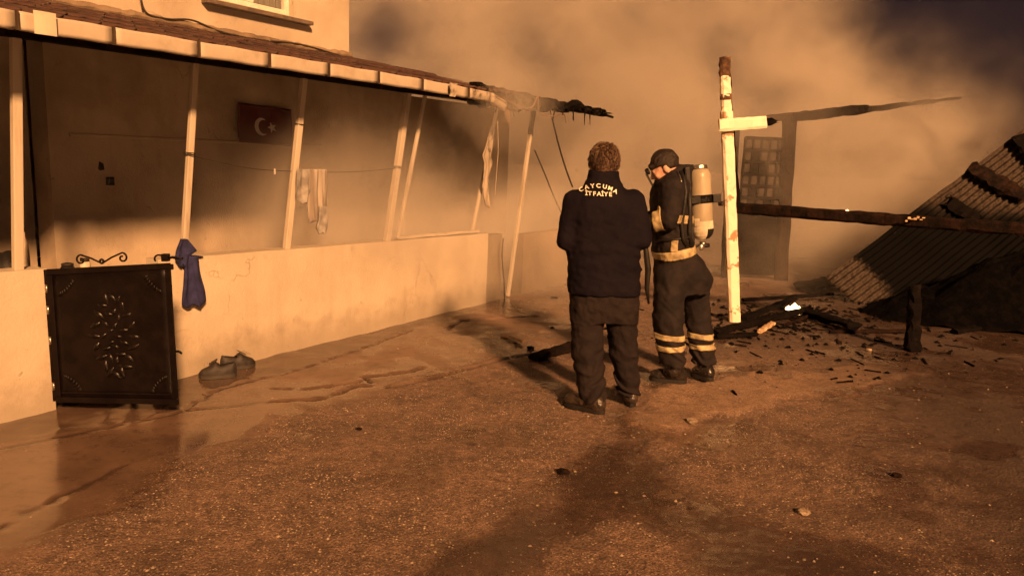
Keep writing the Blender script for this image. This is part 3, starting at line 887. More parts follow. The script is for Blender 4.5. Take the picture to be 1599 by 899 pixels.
# the navy garment over the wall end: a bunched top and a hanging leg
nv_t = thing('navy_garment', 'navy blue garment slung over the wall end beside the gate', 'garment', onh(296, 405, -0.05))
c0 = onh(292, 374, -0.07)
sc = (onh(320, 430, -.07) - onh(272, 430, -.07)).length / 48.0       # metres per photograph pixel there
cloth('hanging_leg', 'navy_cloth', None, None, onh(296, 400, -0.075), HW, UP, [(0, -9 * sc, 11 * sc), (0.3, -10 * sc, 14 * sc), (0.7, -14 * sc, 21 * sc), (0.95, -14 * sc, 24 * sc), (1, -8 * sc, 22 * sc)], 70 * sc, 1.4, 0.012, 4, nv_t, 0.02)
cloth('bunched_top', 'navy_cloth', None, None, onh(283, 373, -0.06), HW, UP, [(0, -2 * sc, 5 * sc), (0.25, -6 * sc, 12 * sc), (0.5, -9 * sc, 20 * sc), (0.62, -10 * sc, 12 * sc), (0.8, -11 * sc, 8 * sc), (1, -6 * sc, 1 * sc)], 36 * sc, 0.9, 0.010, 9, nv_t, 0.03)
MB().tube([onh(290, 402, -0.045), onh(305, 400, -0.05), onh(317, 401, -0.04)], [0.012, 0.009, 0.004], 6).build('tie', 'navy_cloth', nv_t, True)
# clothes line from post to post
L2 = p2a + p2d * (onh(297, 243).z - p2a.z)
L3 = p3a + p3d * (onh(463, 268).z - p3a.z)
L4 = p4a + p4d * (onh(620, 263).z - p4a.z)
cable('clothes_line', [L2, L2.lerp(L3, .5) - UP * 0.028, L3, L3.lerp(L4, .5) - UP * .02, L4], 0.0022, 'wire', 'thin washing line strung between the leaning porch posts', 'clothes line')
for k, (pp, dd, zz, nm) in enumerate(((p2a, p2d, L2.z, 'second'), (p4a, p4d, L4.z, 'thick'))):
    q = pp + dd * (zz - pp.z)
    lab = 'dark wire wrapped round the post above the navy garment' if k == 0 else 'dark wire wrapped round the thick post by the rail'
    tag(MB().tube([q + HW * (0.034 * math.cos(a * .9)) - HN * (0.036 * math.sin(a * .9)) + UP * (0.012 * a / 6.28) for a in np.linspace(0, 14, 40)], 0.004, 5).build('wire_wrap', 'wire'), lab, 'wire')
q = p3a + p3d * (onh(469, 195).z - p3a.z)
tag(MB().tube([q + HW * (0.034 * math.cos(a)) - HN * (0.032 * math.sin(a)) + UP * 0.002 * a for a in np.linspace(0, 7, 24)], 0.004, 5).build('wire_wrap', 'wire'), 'dark wire band near the top of the post with the washing', 'wire')
tag(MB().box(onh(429, 268, 0.02), HW * 0.006, HN * 0.006, UP * 0.024, 0.002).build('clothes_peg', 'flag_white'), 'single white peg hanging on the washing line', 'peg')
sg = (onh(512, 300, 0) - onh(462, 300, 0)).length / 50.0
cloth('garment', 'grey_cloth', 'small grey garment pegged next to the post on the washing line', 'garment', onh(473, 264, -0.03), HW, UP, [(0, -9 * sg, 10 * sg), (0.3, -11 * sg, 12 * sg), (0.8, -12 * sg, 9 * sg), (1, -5 * sg, 6 * sg)], 40 * sg, 1.2, 0.012, 21)
cloth('towel', 'striped_cloth', 'pale striped towel hanging on the washing line', 'towel', onh(494, 264, -0.04), HW, UP, [(0, -10 * sg, 17 * sg), (0.6, -13 * sg, 17 * sg), (0.9, -13 * sg, 17 * sg), (1, -10 * sg, 17 * sg)], 62 * sg, 2.1, 0.010, 33)
cloth('sock', 'grey_cloth', 'pale sock dangling below the striped towel', 'sock', onh(502, 322, -0.045), HW, UP, [(0, -4 * sg, 6 * sg), (0.55, -5 * sg, 7 * sg), (0.8, -9 * sg, 8 * sg), (1, -6 * sg, 5 * sg)], 32 * sg, 0.6, 0.006, 5, thick=0.02)
so = (onh(775, 230, 0) - onh(750, 230, 0)).length / 25.0
sc_t = cloth('scorched_cloth', 'scorched_cloth', 'torn scorched cloth snagged on the far thin post', 'cloth', onh(767, 198, -0.03), HW, UP, [(0, -2 * so, 5 * so), (0.12, -5 * so, 3 * so), (0.3, -10 * so, 1 * so), (0.36, -13 * so, -1 * so), (0.45, -9 * so, 4 * so), (0.6, -10 * so, -1 * so), (0.75, -12 * so, -2 * so), (0.9, -8 * so, -1 * so), (1, -3 * so, -1 * so)], 70 * so, 1.0, 0.016, 8, nu=14)
# flag on the porch wall
fl0, flx = onh(371, 160, D - 0.10), onh(456, 172, D - 0.10)
fw = (flx - fl0).length
fh = fl0.z - onh(372, 222, D - 0.10).z
flag = thing('flag', 'red flag with white crescent and star hung on the porch wall', 'flag', fl0 - UP * fh)
def flag_pt(x, z, out=0.0):
    return fl0 + HW * x - UP * (z + 0.02 * x / fw) - HN * (0.010 * math.sin(x * 16) * 0.7 + 0.006 * math.sin(z * 19 + x * 6) + out)
MB().sheet(lambda u, v: flag_pt(u * fw, v * fh), 30, 16, 0.003, HN).build('field', 'flag_red', flag, True)
cx_, cz_, R1 = fw * 0.42, fh * 0.55, fh * 0.23
arc = []
for k in range(33):
    a = math.radians(48) + (2 * math.pi - 2 * math.radians(48)) * k / 32
    arc.append((cx_ + R1 * math.cos(a), cz_ + R1 * math.sin(a)))
th2 = math.asin(min(1, R1 * math.sin(math.radians(48)) / (R1 * 0.80)))
xo = cx_ + R1 * math.cos(math.radians(48)) - R1 * 0.80 * math.cos(th2)
inn = []
for k in range(33):
    a = th2 + (2 * math.pi - 2 * th2) * k / 32
    inn.append((xo + R1 * 0.80 * math.cos(a), cz_ + R1 * 0.80 * math.sin(a)))
vs = [flag_pt(x, z, 0.005) for x, z in arc] + [flag_pt(x, z, 0.005) for x, z in inn]
MB().add(vs, [(k, k + 1, 34 + k, 33 + k) for k in range(32)]).build('crescent', 'flag_white', flag)
sxx, R2 = fw * 0.42 + R1 * 1.42, fh * 0.15
st = []
for k in range(10):
    a = math.pi + k * math.pi / 5
    rr = R2 if k % 2 == 0 else R2 * 0.40
    st.append(flag_pt(sxx + rr * math.cos(a), cz_ + rr * math.sin(a), 0.005))
MB().add([flag_pt(sxx, cz_, 0.005)] + st, [(0, 1 + k, 1 + (k + 1) % 10) for k in range(10)]).build('star', 'flag_white', flag)
# things on the porch
bx = onh(91, 228, D + 0.24)
mbx = thing('meter_box', 'small dark box fixed to the shaded porch wall at left', 'box', bx)
MB().box(bx, HW * 0.085, HN * 0.05, UP * 0.040, 0.006).build('case', 'black_iron', mbx)
MB().box(bx - HN * 0.052, HW * 0.072, HN * 0.004, UP * 0.030, 0.003).build('cover', 'plaster_dark', mbx)
bp = onh(147, 250, D + 0.1)
bg_ = thing('hanging_bag', 'dark bag hanging in the gloom of the porch wall', 'bag', bp - UP * 0.1)
MB().lathe(bp - UP * 0.16, UP, [(0.02, 0), (0.085, 0.02), (0.105, 0.09), (0.10, 0.17), (0.075, 0.23), (0.03, 0.26)], 18).build('sack', 'rubber', bg_, True)
MB().tube([bp + UP * 0.09 + HW * .04, bp + UP * 0.17 + HN * .05, bp + UP * 0.09 - HW * .04], 0.008, 6).build('strap', 'rubber', bg_, True)
sw = onh(172, 283, D - 0.012)
sww = thing('light_switch', 'tiny dark switch on the porch wall right of the hanging bag', 'switch', sw)
MB().box(sw, HW * 0.032, HN * 0.011, UP * 0.035, 0.003).build('plate', 'black_iron', sww)
MB().box(sw - HN * 0.014, HW * 0.014, HN * 0.004, UP * 0.02, 0.002).build('rocker', 'wire', sww)
# clutter seen just over the wall
k0 = onh(8, 412, 0.5)
mb = MB().lathe(Vector((k0.x, k0.y, 0.12)), UP, [(0.10, 0), (0.17, 0.25), (0.16, 0.55), (0.11, 0.72), (0.04, 0.80)], 16)
for v in mb.v: v += vr(0.012)
tag(mb.build('sack', 'rubber', None, True), 'dark bulging sack just over the wall at the left edge', 'sack')
k0 = onh(38, 398, 0.35)
bt = thing('bottle', 'pale plastic bottle behind the wall, right of the upright post', 'bottle', Vector((k0.x, k0.y, 0.62)))
MB().lathe(Vector((k0.x, k0.y, 0.62)), UP, [(0.028, 0), (0.03, 0.02), (0.03, 0.30), (0.026, 0.36), (0.012, 0.41), (0.012, 0.44)], 16).build('body', 'bottle_white', bt, True)
MB().lathe(Vector((k0.x, k0.y, 1.062)), UP, [(0.015, 0), (0.015, 0.025)], 12).build('cap', 'wire', bt)
k0 = onh(110, 414, 0.55)
tb = thing('side_table', 'low dark table behind the gate with small jars on it', 'table', Vector((k0.x, k0.y, 0.12)))
MB().box((k0.x, k0.y, 0.70), HW * 0.34, HN * 0.2, UP * 0.015, 0.004).build('table_top', 'charred_brown', tb)
for i in (-1, 1):
    for j in (-1, 1):
        MB().beam(Vector((k0.x, k0.y, 0.12)) + HW * .3 * i + HN * .16 * j, Vector((k0.x, k0.y, 0.684)) + HW * .3 * i + HN * .16 * j, 0.04, 0.04, HN).build('leg', 'charred_brown', tb)
for i, (ds, hh, rr, mt, lb) in enumerate(((-0.02, 0.07, 0.045, 'rubber', 'squat dark pot on the low table behind the gate'), (0.10, 0.09, 0.035, 'bottle_white', 'pale jar on the low table behind the gate scrolls'))):
    p = Vector((k0.x, k0.y, 0.716)) + HW * ds
    jr = thing('jar', lb, 'jar', p)
    MB().lathe(p, UP, [(rr * .85, 0), (rr, 0.02), (rr, hh * .8), (rr * .8, hh)], 16).build('body', mt, jr, True)
    MB().lathe(p + UP * (hh + .002), UP, [(rr * .85, 0), (rr * .85, 0.015), (rr * .3, 0.022)], 16).build('lid', 'wire', jr, True)

# ------------------------------------------------------------------ shoes left by the wall
def surf_shoe(mbu, mbs, mbl, base, fdir, L=0.28, W=0.098):
    f = Vector((fdir[0], fdir[1], 0)).normalized(); sd_ = Vector((-f.y, f.x, 0))
    n = 22
    def hw(t): return W / 2 * (0.72 + 0.28 * math.sin(math.pi * (0.15 + 0.75 * t)) + 0.12 * math.exp(-((t - .68) / .2) ** 2)) * math.sqrt(max(0.02, 1 - (2 * abs(t - 0.5)) ** 6))
    def ht(t): return np.interp(t, [0, .05, .2, .42, .55, .75, .92, 1], [.075, .112, .108, .092, .118, .082, .062, .035])
    def up(u, v):
        t = u; a = v * math.pi
        return base + f * L * (t - .5) + sd_ * hw(t) * math.cos(a) * 0.97 + UP * (0.022 + (ht(t) - .022) * math.sin(a) ** 0.7)
    # the upper stops at the collar so the shoe is open
    def outer(u, v):
        p = up(u, v)
        return p
    vs, fs = [], []
    m_ = 16
    for j in range(m_ + 1):
        for i in range(n + 1):
            vs.append(outer(i / n, j / m_))
    for j in range(m_):
        for i in range(n):
            t, v = (i + .5) / n, (j + .5) / m_
            if 0.08 < t < 0.46 and 0.33 < v < 0.67: continue
            q = j * (n + 1) + i
            fs.append((q, q + 1, q + n + 2, q + n + 1))
    mbu.add(vs, fs)
    mbl.add([base + f * L * (t - .5) + sd_ * hw(t) * .8 * e + UP * 0.034 for t in np.linspace(.03, .6, 9) for e in (-1, 1)], [(2 * k, 2 * k + 2, 2 * k + 3, 2 * k + 1) for k in range(8)])
    out = [base + f * L * (t - .5) + sd_ * hw(t) * 1.06 for t in np.linspace(0, 1, 16)] + [base + f * L * (t - .5) - sd_ * hw(t) * 1.06 for t in np.linspace(1, 0, 16)]
    N_ = len(out)
    mbs.add(out + [p + UP * 0.026 for p in out], [(k, (k + 1) % N_, N_ + (k + 1) % N_, N_ + k) for k in range(N_)] + [tuple(range(N_))[::-1], tuple(range(N_, 2 * N_))])
for (px, py, fd, lb) in ((309, 578, (-0.93, -0.36), 'grey lace-up shoe lying in front, toe towards the gate'), (337, 563, (0.80, 0.6), 'grey shoe lying behind its pair against the cream wall')):
    p = onz(px, py); p += HN * (-(0.20 if px < 330 else 0.11) - (p - HA).dot(HN)); p.z = ground_z(p.x, p.y) + 0.001
    sh = thing('shoe', lb, 'shoe', p, 'pair of shoes by the wall')
    a, b, c_ = MB(), MB(), MB()
    surf_shoe(a, b, c_, p, fd, 0.26, 0.095)
    a.build('upper', 'shoe', sh, True); b.build('sole', 'shoe_sole', sh); c_.build('insole', 'shoe_lining', sh)
    f = Vector((fd[0], fd[1], 0)).normalized(); s_ = Vector((-f.y, f.x, 0))
    MB().sheet(lambda u, v: p + f * (0.0 + 0.05 * v) + s_ * (-.028 + .056 * u) + UP * (0.130 - 0.030 * v), 4, 4, 0.008, f).build('tongue', 'shoe', sh, True)
    for k in range(3):
        q = p + f * (0.045 + 0.022 * k) + UP * (0.118 - 0.012 * k)
        MB().tube([q - s_ * .026, q + UP * 0.006, q + s_ * .026], 0.003, 5).build('lace', 'shoe_lining', sh)

# ================================================================== THE BURNT YARD ON THE RIGHT
# white post with a short white arm
wp = onz(1147, 500); wp.z = 0.0
wt = at(1131, 88, wp.y)
dwp = (wt - wp)
wpost = thing('white_post', 'tall white painted post with short crossarm, scorched at the top', 'post', wp)
def wpt(k): return wp + dwp * k
MB().rough(wpt(-0.01), wpt(0.80), 0.118, 0.09, (0, 1, 0), 26, 0.0035, seed=2).build('shaft', 'peeling_paint', wpost)
o = MB().rough(wpt(0.7985), wpt(0.93), 0.100, 0.08, (0, 1, 0), 8, 0.005, seed=3).build('upper_shaft', 'peeling_paint', wpost)
MB().rough(wpt(0.928), wpt(1.0), 0.105, 0.085, (0, 1, 0), 5, 0.008, seed=4).build('scorched_top', 'scorched_wood', wpost)
MB().rough(wpt(0.842), wpt(0.862), 0.106, 0.086, (0, 1, 0), 3, 0.003, seed=6).build('scorch_ring', 'scorched_wood', wpost)
arm0, arm1 = at(1123, 196, wp.y - 0.075), at(1196, 191, wp.y - 0.075)
MB().rough(arm0, arm1, 0.05, 0.125, (0, 0, 1), 10, 0.003, seed=5).build('crossarm', 'peeling_paint', wpost)
MB().rough(arm1 + Vector((-.01, 0, 0)), at(1214, 190, wp.y - 0.075), 0.04, 0.10, (0, 0, 1), 4, 0.010, t1=0.35, seed=8).build('burnt_arm_end', 'charred', wpost)
MB().tube([at(1123, 318, wp.y - .06), at(1129, 318, wp.y - .09)], 0.025, 8).build('bolt', 'wire', wpost)
MB().rough(wpt(0.44) + Vector((0.085, .05, 0)), wpt(0.93) + Vector((0.05, .05, 0)), 0.06, 0.06, (0, 1, 0), 12, 0.008, t1=0.6, seed=9).build('shaded_side', 'charred', wpost)  # dark strip standing in for the post's shaded side face

# charred rail from the post to the right, on a charred leg
st_ = onz(1425, 546)
r0 = at(1150, 325, wp.y)
r1 = at(1432, 346, st_.y + 0.05)
r2 = r1 + (r1 - r0) * 0.85
tag(MB().rough(r0 + Vector((.03, 0, 0)), r2, 0.10, 0.115, (0, 0, 1), 40, 0.007, seed=12).build('charred_rail', 'charred_brown'), 'long blackened rail running right from the white post', 'rail')
stub_top = Vector((st_.x, st_.y, 0)).lerp(r1, 0.50)
tag(MB().rough(Vector((st_.x, st_.y, -0.02)), stub_top, 0.13, 0.12, (0, 1, 0), 12, 0.012, t1=0.75, seed=14).build('charred_post', 'charred'), 'short charred stub of a post below the blackened rail', 'post')
mb = MB()
for k in range(16):
    q = at(1415 + k * 4.6, 340 + rnd.uniform(-2, 6) + k * .3, r1.y - 0.062)
    mb.box(q, (rnd.uniform(.006, .018), 0, 0), (0, .004, 0), (0, 0, rnd.uniform(.004, .012)), 0.002)
tag(mb.build('ash_flakes', 'ash_wood'), 'pale ash flakes on the blackened rail above the charred stub', 'ash', kind='stuff')
for (px, py, Y, lb) in ((1323, 329, None, 'brighter glowing ember on top of the blackened rail'), (1302, 343, None, 'tiny glowing ember under the blackened rail')):
    k = (px - 1150) / 282.0
    q = at(px, py, r0.y + (r1.y - r0.y) * k - 0.055)
    mb = MB(); pebble(mb, q, 0.018 if py < 335 else 0.010, 0.7)
    tag(mb.build('ember', 'ember'), lb, 'ember', 'embers on the rail')

# fallen corrugated sheet
E0 = at(1287, 436, 9.75)
Nn = Vector((-0.12, -0.80, 0.58)).normalized()
def hit_plane(px, py, O, n):
    d = ray(px, py)
    return EYEV + d * ((O - EYEV).dot(n) / d.dot(n))
E1 = hit_plane(1599, 200, E0, Nn)
Ld = (E1 - E0); Lm = Ld.length; Ld.normalize()
Wd = Ld.cross(Nn).normalized()
if Wd.z > 0: Wd.negate()
def corrugated(name, O, L, W, ld, wd, nrm, mat, label, pitch=0.078, amp=0.017, seed=0, jag=0.05):
    nw = int(W / pitch * 8); nl = 60
    r = random.Random(seed)
    def fn(u, v):
        x, y = u * W, v * L
        w = amp * math.cos(2 * math.pi * x / pitch) + 0.030 * (math.sin(x * 2.3 + y * 1.1 + seed) + math.sin(y * 2.9 - x * 1.2 + 2 * seed)) + 0.05 * math.exp(-((y - 1.3 - .3 * x) / .16) ** 2) - 0.04 * math.exp(-((y - 2.4 + .4 * x) / .12) ** 2)
        if v == 0 or v == 1: y += jag * fbm(np.array([x * 3, seed + 2.5, v * 3]), 2)
        return O + ld * y + wd * x + nrm * w
    mb = MB().sheet(fn, nw, nl, 0.0016, -nrm)
    mb.f = [f for f in mb.f if min(mb.v[i].z for i in f) > -0.03]        # it rests with its corner in the ash
    return tag(mb.build(name, mat, None, True), label, 'roof sheet')
corr_mat('zinc', 0.54, 0.63, (E0.x, E0.y, Wd.x, Wd.y, E0.z, Wd.z, Ld.x, Ld.y, Ld.z))
corrugated('corrugated_sheet', E0, Lm * 1.5, 1.9, Ld, Wd, Nn, 'zinc', 'sooty corrugated metal sheet slanting up to the right edge, bare ridges showing', seed=1)
# timbers still lying on the sheet
def on_sheet(px, py, lift=0.0):
    d = ray(px, py); O = E0 + Nn * (0.02 + lift)
    return EYEV + d * ((O - EYEV).dot(Nn) / d.dot(Nn))
tag(MB().rough(on_sheet(1516, 262, .05), on_sheet(1600, 308, .05), 0.22, 0.09, Nn, 12, 0.02, seed=21).build('charred_plank', 'charred_brown'), 'broad charred plank lying across the upper corrugated sheet', 'plank')
tag(MB().rough(on_sheet(1478, 312, .03), on_sheet(1524, 342, .03), 0.20, 0.05, Nn, 8, 0.02, seed=22).build('charred_plank', 'charred'), 'short charred plank on the corrugated sheet just above the rail', 'plank')
tag(MB().rough(on_sheet(1592, 215, .04), on_sheet(1625, 250, .04), 0.25, 0.06, Nn, 8, 0.02, seed=23).build('charred_plank', 'charred'), 'charred plank at the top of the corrugated sheet by the right edge', 'plank')
# black heap under the rail
hc = Vector((6.6, 8.7, 0))
def heap(u, v):
    a = u * 2 * math.pi
    r = v
    x, y = 2.5 * r * math.cos(a), 0.9 * r * math.sin(a)
    n = fbm(np.array([x * 2.1, y * 2.1, 3.3]), 4)
    return hc + Vector((x, y, 0.85 * (1 - r ** 1.7) + n * 0.30 * (1 - r * 0.6) - 0.02 * r))
tag(MB().sheet(heap, 70, 22).build('rubble_heap', 'soot_black', None, False), 'black heap of burnt rubble under the rail', 'rubble', kind='stuff')
pl = [((4.9, 9.0, .04), (6.6, 8.7, 1.05), .12, .04, 'charred board propped under the rail, leftmost of the dark heap'),
      ((5.4, 8.6, .03), (7.3, 8.9, 1.15), .16, .05, 'charred board slanting up across the middle of the dark heap'),
      ((6.0, 8.4, .03), (6.9, 9.2, .95), .14, .05, 'short charred board standing in the dark heap'),
      ((6.6, 8.2, .03), (8.3, 8.7, 1.2), .15, .05, 'charred board at the right edge of the dark heap')]
for i, (a, b, w, h, lb) in enumerate(pl):
    tag(MB().rough(a, b, w, h, (0, 0, 1), 12, 0.012, seed=40 + i).build('charred_board', 'soot_black'), lb, 'board', 'boards in the dark heap')

# burnt door frame in the smoke
DY = 11.2
def dp(px, py, dy=0.0): return at(px, py, DY + dy)
dz0 = Vector((dp(1232, 300).x, DY, 0))
door = thing('door', 'burnt lattice door in its frame, half lost in smoke', 'door', dz0)
MB().rough(Vector((dp(1233, 300).x, DY, -0.02)), dp(1233, 184), 0.19, 0.12, (0, 1, 0), 14, 0.01, seed=51).build('door_post', 'charred_brown', door)
MB().rough(Vector((dp(1146, 300).x, DY, -0.02)), dp(1146, 190), 0.16, 0.12, (0, 1, 0), 14, 0.01, seed=52).build('door_post', 'charred_brown', door)
MB().rough(dp(1150, 191), dp(1243, 181, .002), 0.12, 0.10, (0, 0, 1), 8, 0.01, seed=53).build('lintel', 'charred_brown', door)
dl, dr_ = dp(1156, 300).x, dp(1221, 300).x
dt, db = dp(1190, 216).z, 0.05
MB().box(((dl + dr_) / 2, DY + 0.02, (dt + db) / 2), ((dr_ - dl) / 2, 0, 0), (0, 0.015, 0), (0, 0, (dt - db) / 2)).build('door_leaf', 'charred', door)
nc, nr = 5, 6
lat_b = dp(1190, 328).z
for i in range(nc + 1):
    x = dl + (dr_ - dl) * i / nc
    MB().rough((x, DY - 0.015, lat_b), (x, DY - 0.015, dt), 0.035, 0.03, (0, 1, 0), 6, 0.006, seed=60 + i).build('lattice_bar', 'charred', door)
for j in range(nr + 1):
    z = lat_b + (dt - lat_b) * j / nr
    MB().rough((dl, DY - 0.03, z), (dr_, DY - 0.03, z), 0.03, 0.035, (0, 0, 1), 6, 0.006, seed=70 + j).build('lattice_bar', 'charred', door)
for j in range(nr):
    for i in range(nc):
        if rnd.random() < 0.72:
            x = dl + (dr_ - dl) * (i + .5) / nc; z = lat_b + (dt - lat_b) * (j + .5) / nr
            MB().box((x, DY - 0.005, z), ((dr_ - dl) / nc * .36, 0, 0), (0, 0.005, 0), (0, 0, (dt - lat_b) / nr * .34)).build('pane', 'sooty_pane', door)
tag(MB().rough(dp(1240, 183, -.12), dp(1352, 170, -.12), 0.12, 0.13, (0, 0, 1), 16, 0.012, seed=55).build('charred_beam', 'charred'), 'charred beam reaching right from the burnt door frame', 'beam')
tag(MB().rough(dp(1345, 172, .3), dp(1500, 153, 2.6), 0.07, 0.09, (0, 0, 1), 16, 0.014, t1=0.4, seed=56).build('charred_beam', 'charred'), 'thin burnt beam fading into smoke beyond the thicker one', 'beam')

# ------------------------------------------------------------------ debris on the ground
def debris(p, q, w, h, mat, name, label, cat, seed, zl=0.02, t1=1.0, group=None):
    a, b = onz(*p), onz(*q)
    a.z = ground_z(a.x, a.y) + h / 2 + zl * 0.1; b.z = ground_z(b.x, b.y) + h / 2 + zl
    return tag(MB().rough(a, b, w, h, (0, 0, 1), 10, min(w, h) * 0.14, t1=t1, seed=seed).build(name, mat), label, cat, group)
debris((1262, 492), (1334, 515), 0.17, 0.07, 'charred', 'charred_timber', 'thick charred timber on the ground right of the flame', 'timber', 81)
debris((1115, 522), (1262, 488), 0.10, 0.06, 'charred', 'charred_timber', 'long charred timber between the white post foot and the flame', 'timber', 82)
debris((1160, 500), (1240, 470), 0.09, 0.05, 'charred', 'charred_timber', 'charred timber behind the white post foot, left of the flame', 'timber', 83)
debris((1186, 518), (1206, 509), 0.06, 0.035, 'ash_wood', 'wood_splinter', 'small pale splinter of unburnt wood near the white post', 'splinter', 84)
debris((1226, 508), (1290, 484), 0.03, 0.03, 'charred_brown', 'charred_stick', 'thin charred stick slanting below the flame', 'stick', 85)
debris((1296, 517), (1420, 520), 0.05, 0.03, 'charred_brown', 'charred_stick', 'long thin burnt stick lying left of the charred stub', 'stick', 86)
debris((1440, 490), (1530, 510), 0.10, 0.05, 'charred', 'charred_timber', 'charred timber behind the charred stub', 'timber', 87)
debris((1490, 520), (1570, 507), 0.09, 0.05, 'charred', 'charred_timber', 'charred timber at right, beyond the charred stub', 'timber', 88)
debris((1118, 528), (1180, 526), 0.08, 0.04, 'charred', 'charred_timber', 'short charred timber beside the firefighter boots', 'timber', 89)
debris((833, 561), (893, 546), 0.10, 0.05, 'charred_brown', 'charred_timber', 'dark burnt timber on the ground left of the two men', 'timber', 90, t1=1.3)
debris((784, 524), (817, 536), 0.035, 0.02, 'ash_wood', 'wood_splinter', 'thin pale stick lying near the wall end', 'stick', 91)
debris((1160, 470), (1300, 462), 0.05, 0.04, 'charred', 'charred_stick', 'charred pole lying flat behind the flame', 'stick', 92)
debris((1255, 452), (1300, 445), 0.30, 0.10, 'charred', 'charred_timber', 'black lump of timber at the foot of the corrugated sheet', 'timber', 93)
for i, (px, py, r, lb) in enumerate(((828, 544, .035, 'dark round stone left of the two men'), (880, 736, .035, 'dark stone in the wet patch in front of the men'), (1255, 797, .032, 'pale flat stone in the foreground at right'), (1080, 660, .04, 'pale stone on the ragged edge of the cement patch'), (1310, 534, .03, 'dark stone right of the charred timber'), (1357, 546, .03, 'pale stone left of the charred stub'), (560, 668, .02, 'dark pebble on the concrete in front of the long wall'), (1400, 742, .03, 'dark stone at right foreground'))):
    g = onz(px, py); g.z = ground_z(g.x, g.y)
    bm = bmesh.new(); bmesh.ops.create_icosphere(bm, subdivisions=2, radius=1)
    for v in bm.verts:
        n = float(fbm(np.array(v.co) * 1.3 + i * 5, 2))
        v.co = Vector((v.co.x * r * (1 + n * .6), v.co.y * r * (.8 + n * .6), v.co.z * r * .45 * (1 + n * .6))) + g + UP * r * .3
    me = bpy.data.meshes.new('stone'); bm.to_mesh(me); bm.free()
    me.materials.append(MATS['stone_pale' if 'pale' in lb else 'charred_brown'])
    o = bpy.data.objects.new('stone', me); COL.objects.link(o); tag(o, lb, 'stone', 'loose stones')
# small burnt crumbs around the wreck
mb = MB()
for k in range(1100):
    px, py = rnd.gauss(1310, 170), rnd.gauss(515, 38)
    if k % 2: px, py = rnd.gauss(1225, 75), rnd.gauss(500, 15)
    if py < 462: continue
    g = onz(px, py); g.z = ground_z(g.x, g.y) + 0.004
    if rnd.random() < 0.86: pebble(mb, g, rnd.choice([.006, .008, .01, .014, .03]), 0.6)
    else:
        a = rnd.random() * 6.28; d = Vector((math.cos(a), math.sin(a), 0)) * rnd.uniform(.02, .10)
        mb.rough(g - d, g + d, rnd.uniform(.008, .022), rnd.uniform(.008, .018), seg=3, amp=.003, seed=k)
tag(mb.build('burnt_crumbs', 'charred'), 'burnt crumbs and splinters littering the ground under the rail', 'debris', kind='stuff')
# the flame
fp = onz(1240, 487)
fl = thing('flame', 'small bright flame burning on the ground among charred timbers', 'flame', fp)
for i, (dx, hh, rr) in enumerate(((0, .085, .05), (-.07, .05, .034), (.05, .05, .03))):
    mb = MB().lathe(fp + Vector((dx, 0, .02)), UP, [(rr * .5, 0), (rr, hh * .25), (rr * .8, hh * .5), (rr * .35, hh * .8), (0.002, hh)], 10)
    for v in mb.v: v += vr(0.006)
    mb.build('flame_tongue', 'flame', fl, True)

# ================================================================== PEOPLE
def surface_nets(f, lo, h):
    nx, ny, nz = f.shape
    s = f < 0
    c8 = [(i, j, k) for i in (0, 1) for j in (0, 1) for k in (0, 1)]
    cnt = sum(s[i:nx - 1 + i, j:ny - 1 + j, k:nz - 1 + k].astype(np.int8) for i, j, k in c8)
    act = np.argwhere((cnt > 0) & (cnt < 8))
    val = np.stack([f[act[:, 0] + i, act[:, 1] + j, act[:, 2] + k] for i, j, k in c8], 1)
    acc = np.zeros((len(act), 3)); num = np.zeros(len(act))
    for a in range(8):
        for b in range(a + 1, 8):
            ca, cb = np.array(c8[a]), np.array(c8[b])
            if np.abs(ca - cb).sum() != 1: continue
            va, vb = val[:, a], val[:, b]
            m_ = (va < 0) != (vb < 0)
            t = np.where(m_, va / np.where(m_, va - vb, 1), 0)
            acc += np.where(m_[:, None], ca + (cb - ca) * t[:, None], 0); num += m_
    verts = (act + acc / num[:, None]) * h + np.array(lo)
    idx = -np.ones((nx - 1, ny - 1, nz - 1), np.int64)
    idx[act[:, 0], act[:, 1], act[:, 2]] = np.arange(len(act))
    quads = []
    for ax in range(3):
        b, c = (ax + 1) % 3, (ax + 2) % 3
        sl0 = [slice(None)] * 3; sl1 = [slice(None)] * 3
        sl0[ax] = slice(0, -1); sl1[ax] = slice(1, None)
        s0, s1 = s[tuple(sl0)], s[tuple(sl1)]
        e = np.argwhere(s0 != s1)
        ok = (e[:, b] > 0) & (e[:, c] > 0) & (e[:, b] < f.shape[b] - 1) & (e[:, c] < f.shape[c] - 1)
        e = e[ok]
        ins = s0[e[:, 0], e[:, 1], e[:, 2]]
        def cell(db, dc):
            q = e.copy(); q[:, b] -= db; q[:, c] -= dc
            return idx[q[:, 0], q[:, 1], q[:, 2]]
        q = np.stack([cell(1, 1), cell(0, 1), cell(0, 0), cell(1, 0)], 1)
        q[~ins] = q[~ins][:, ::-1]
        quads.append(q)
    return verts, np.concatenate(quads)
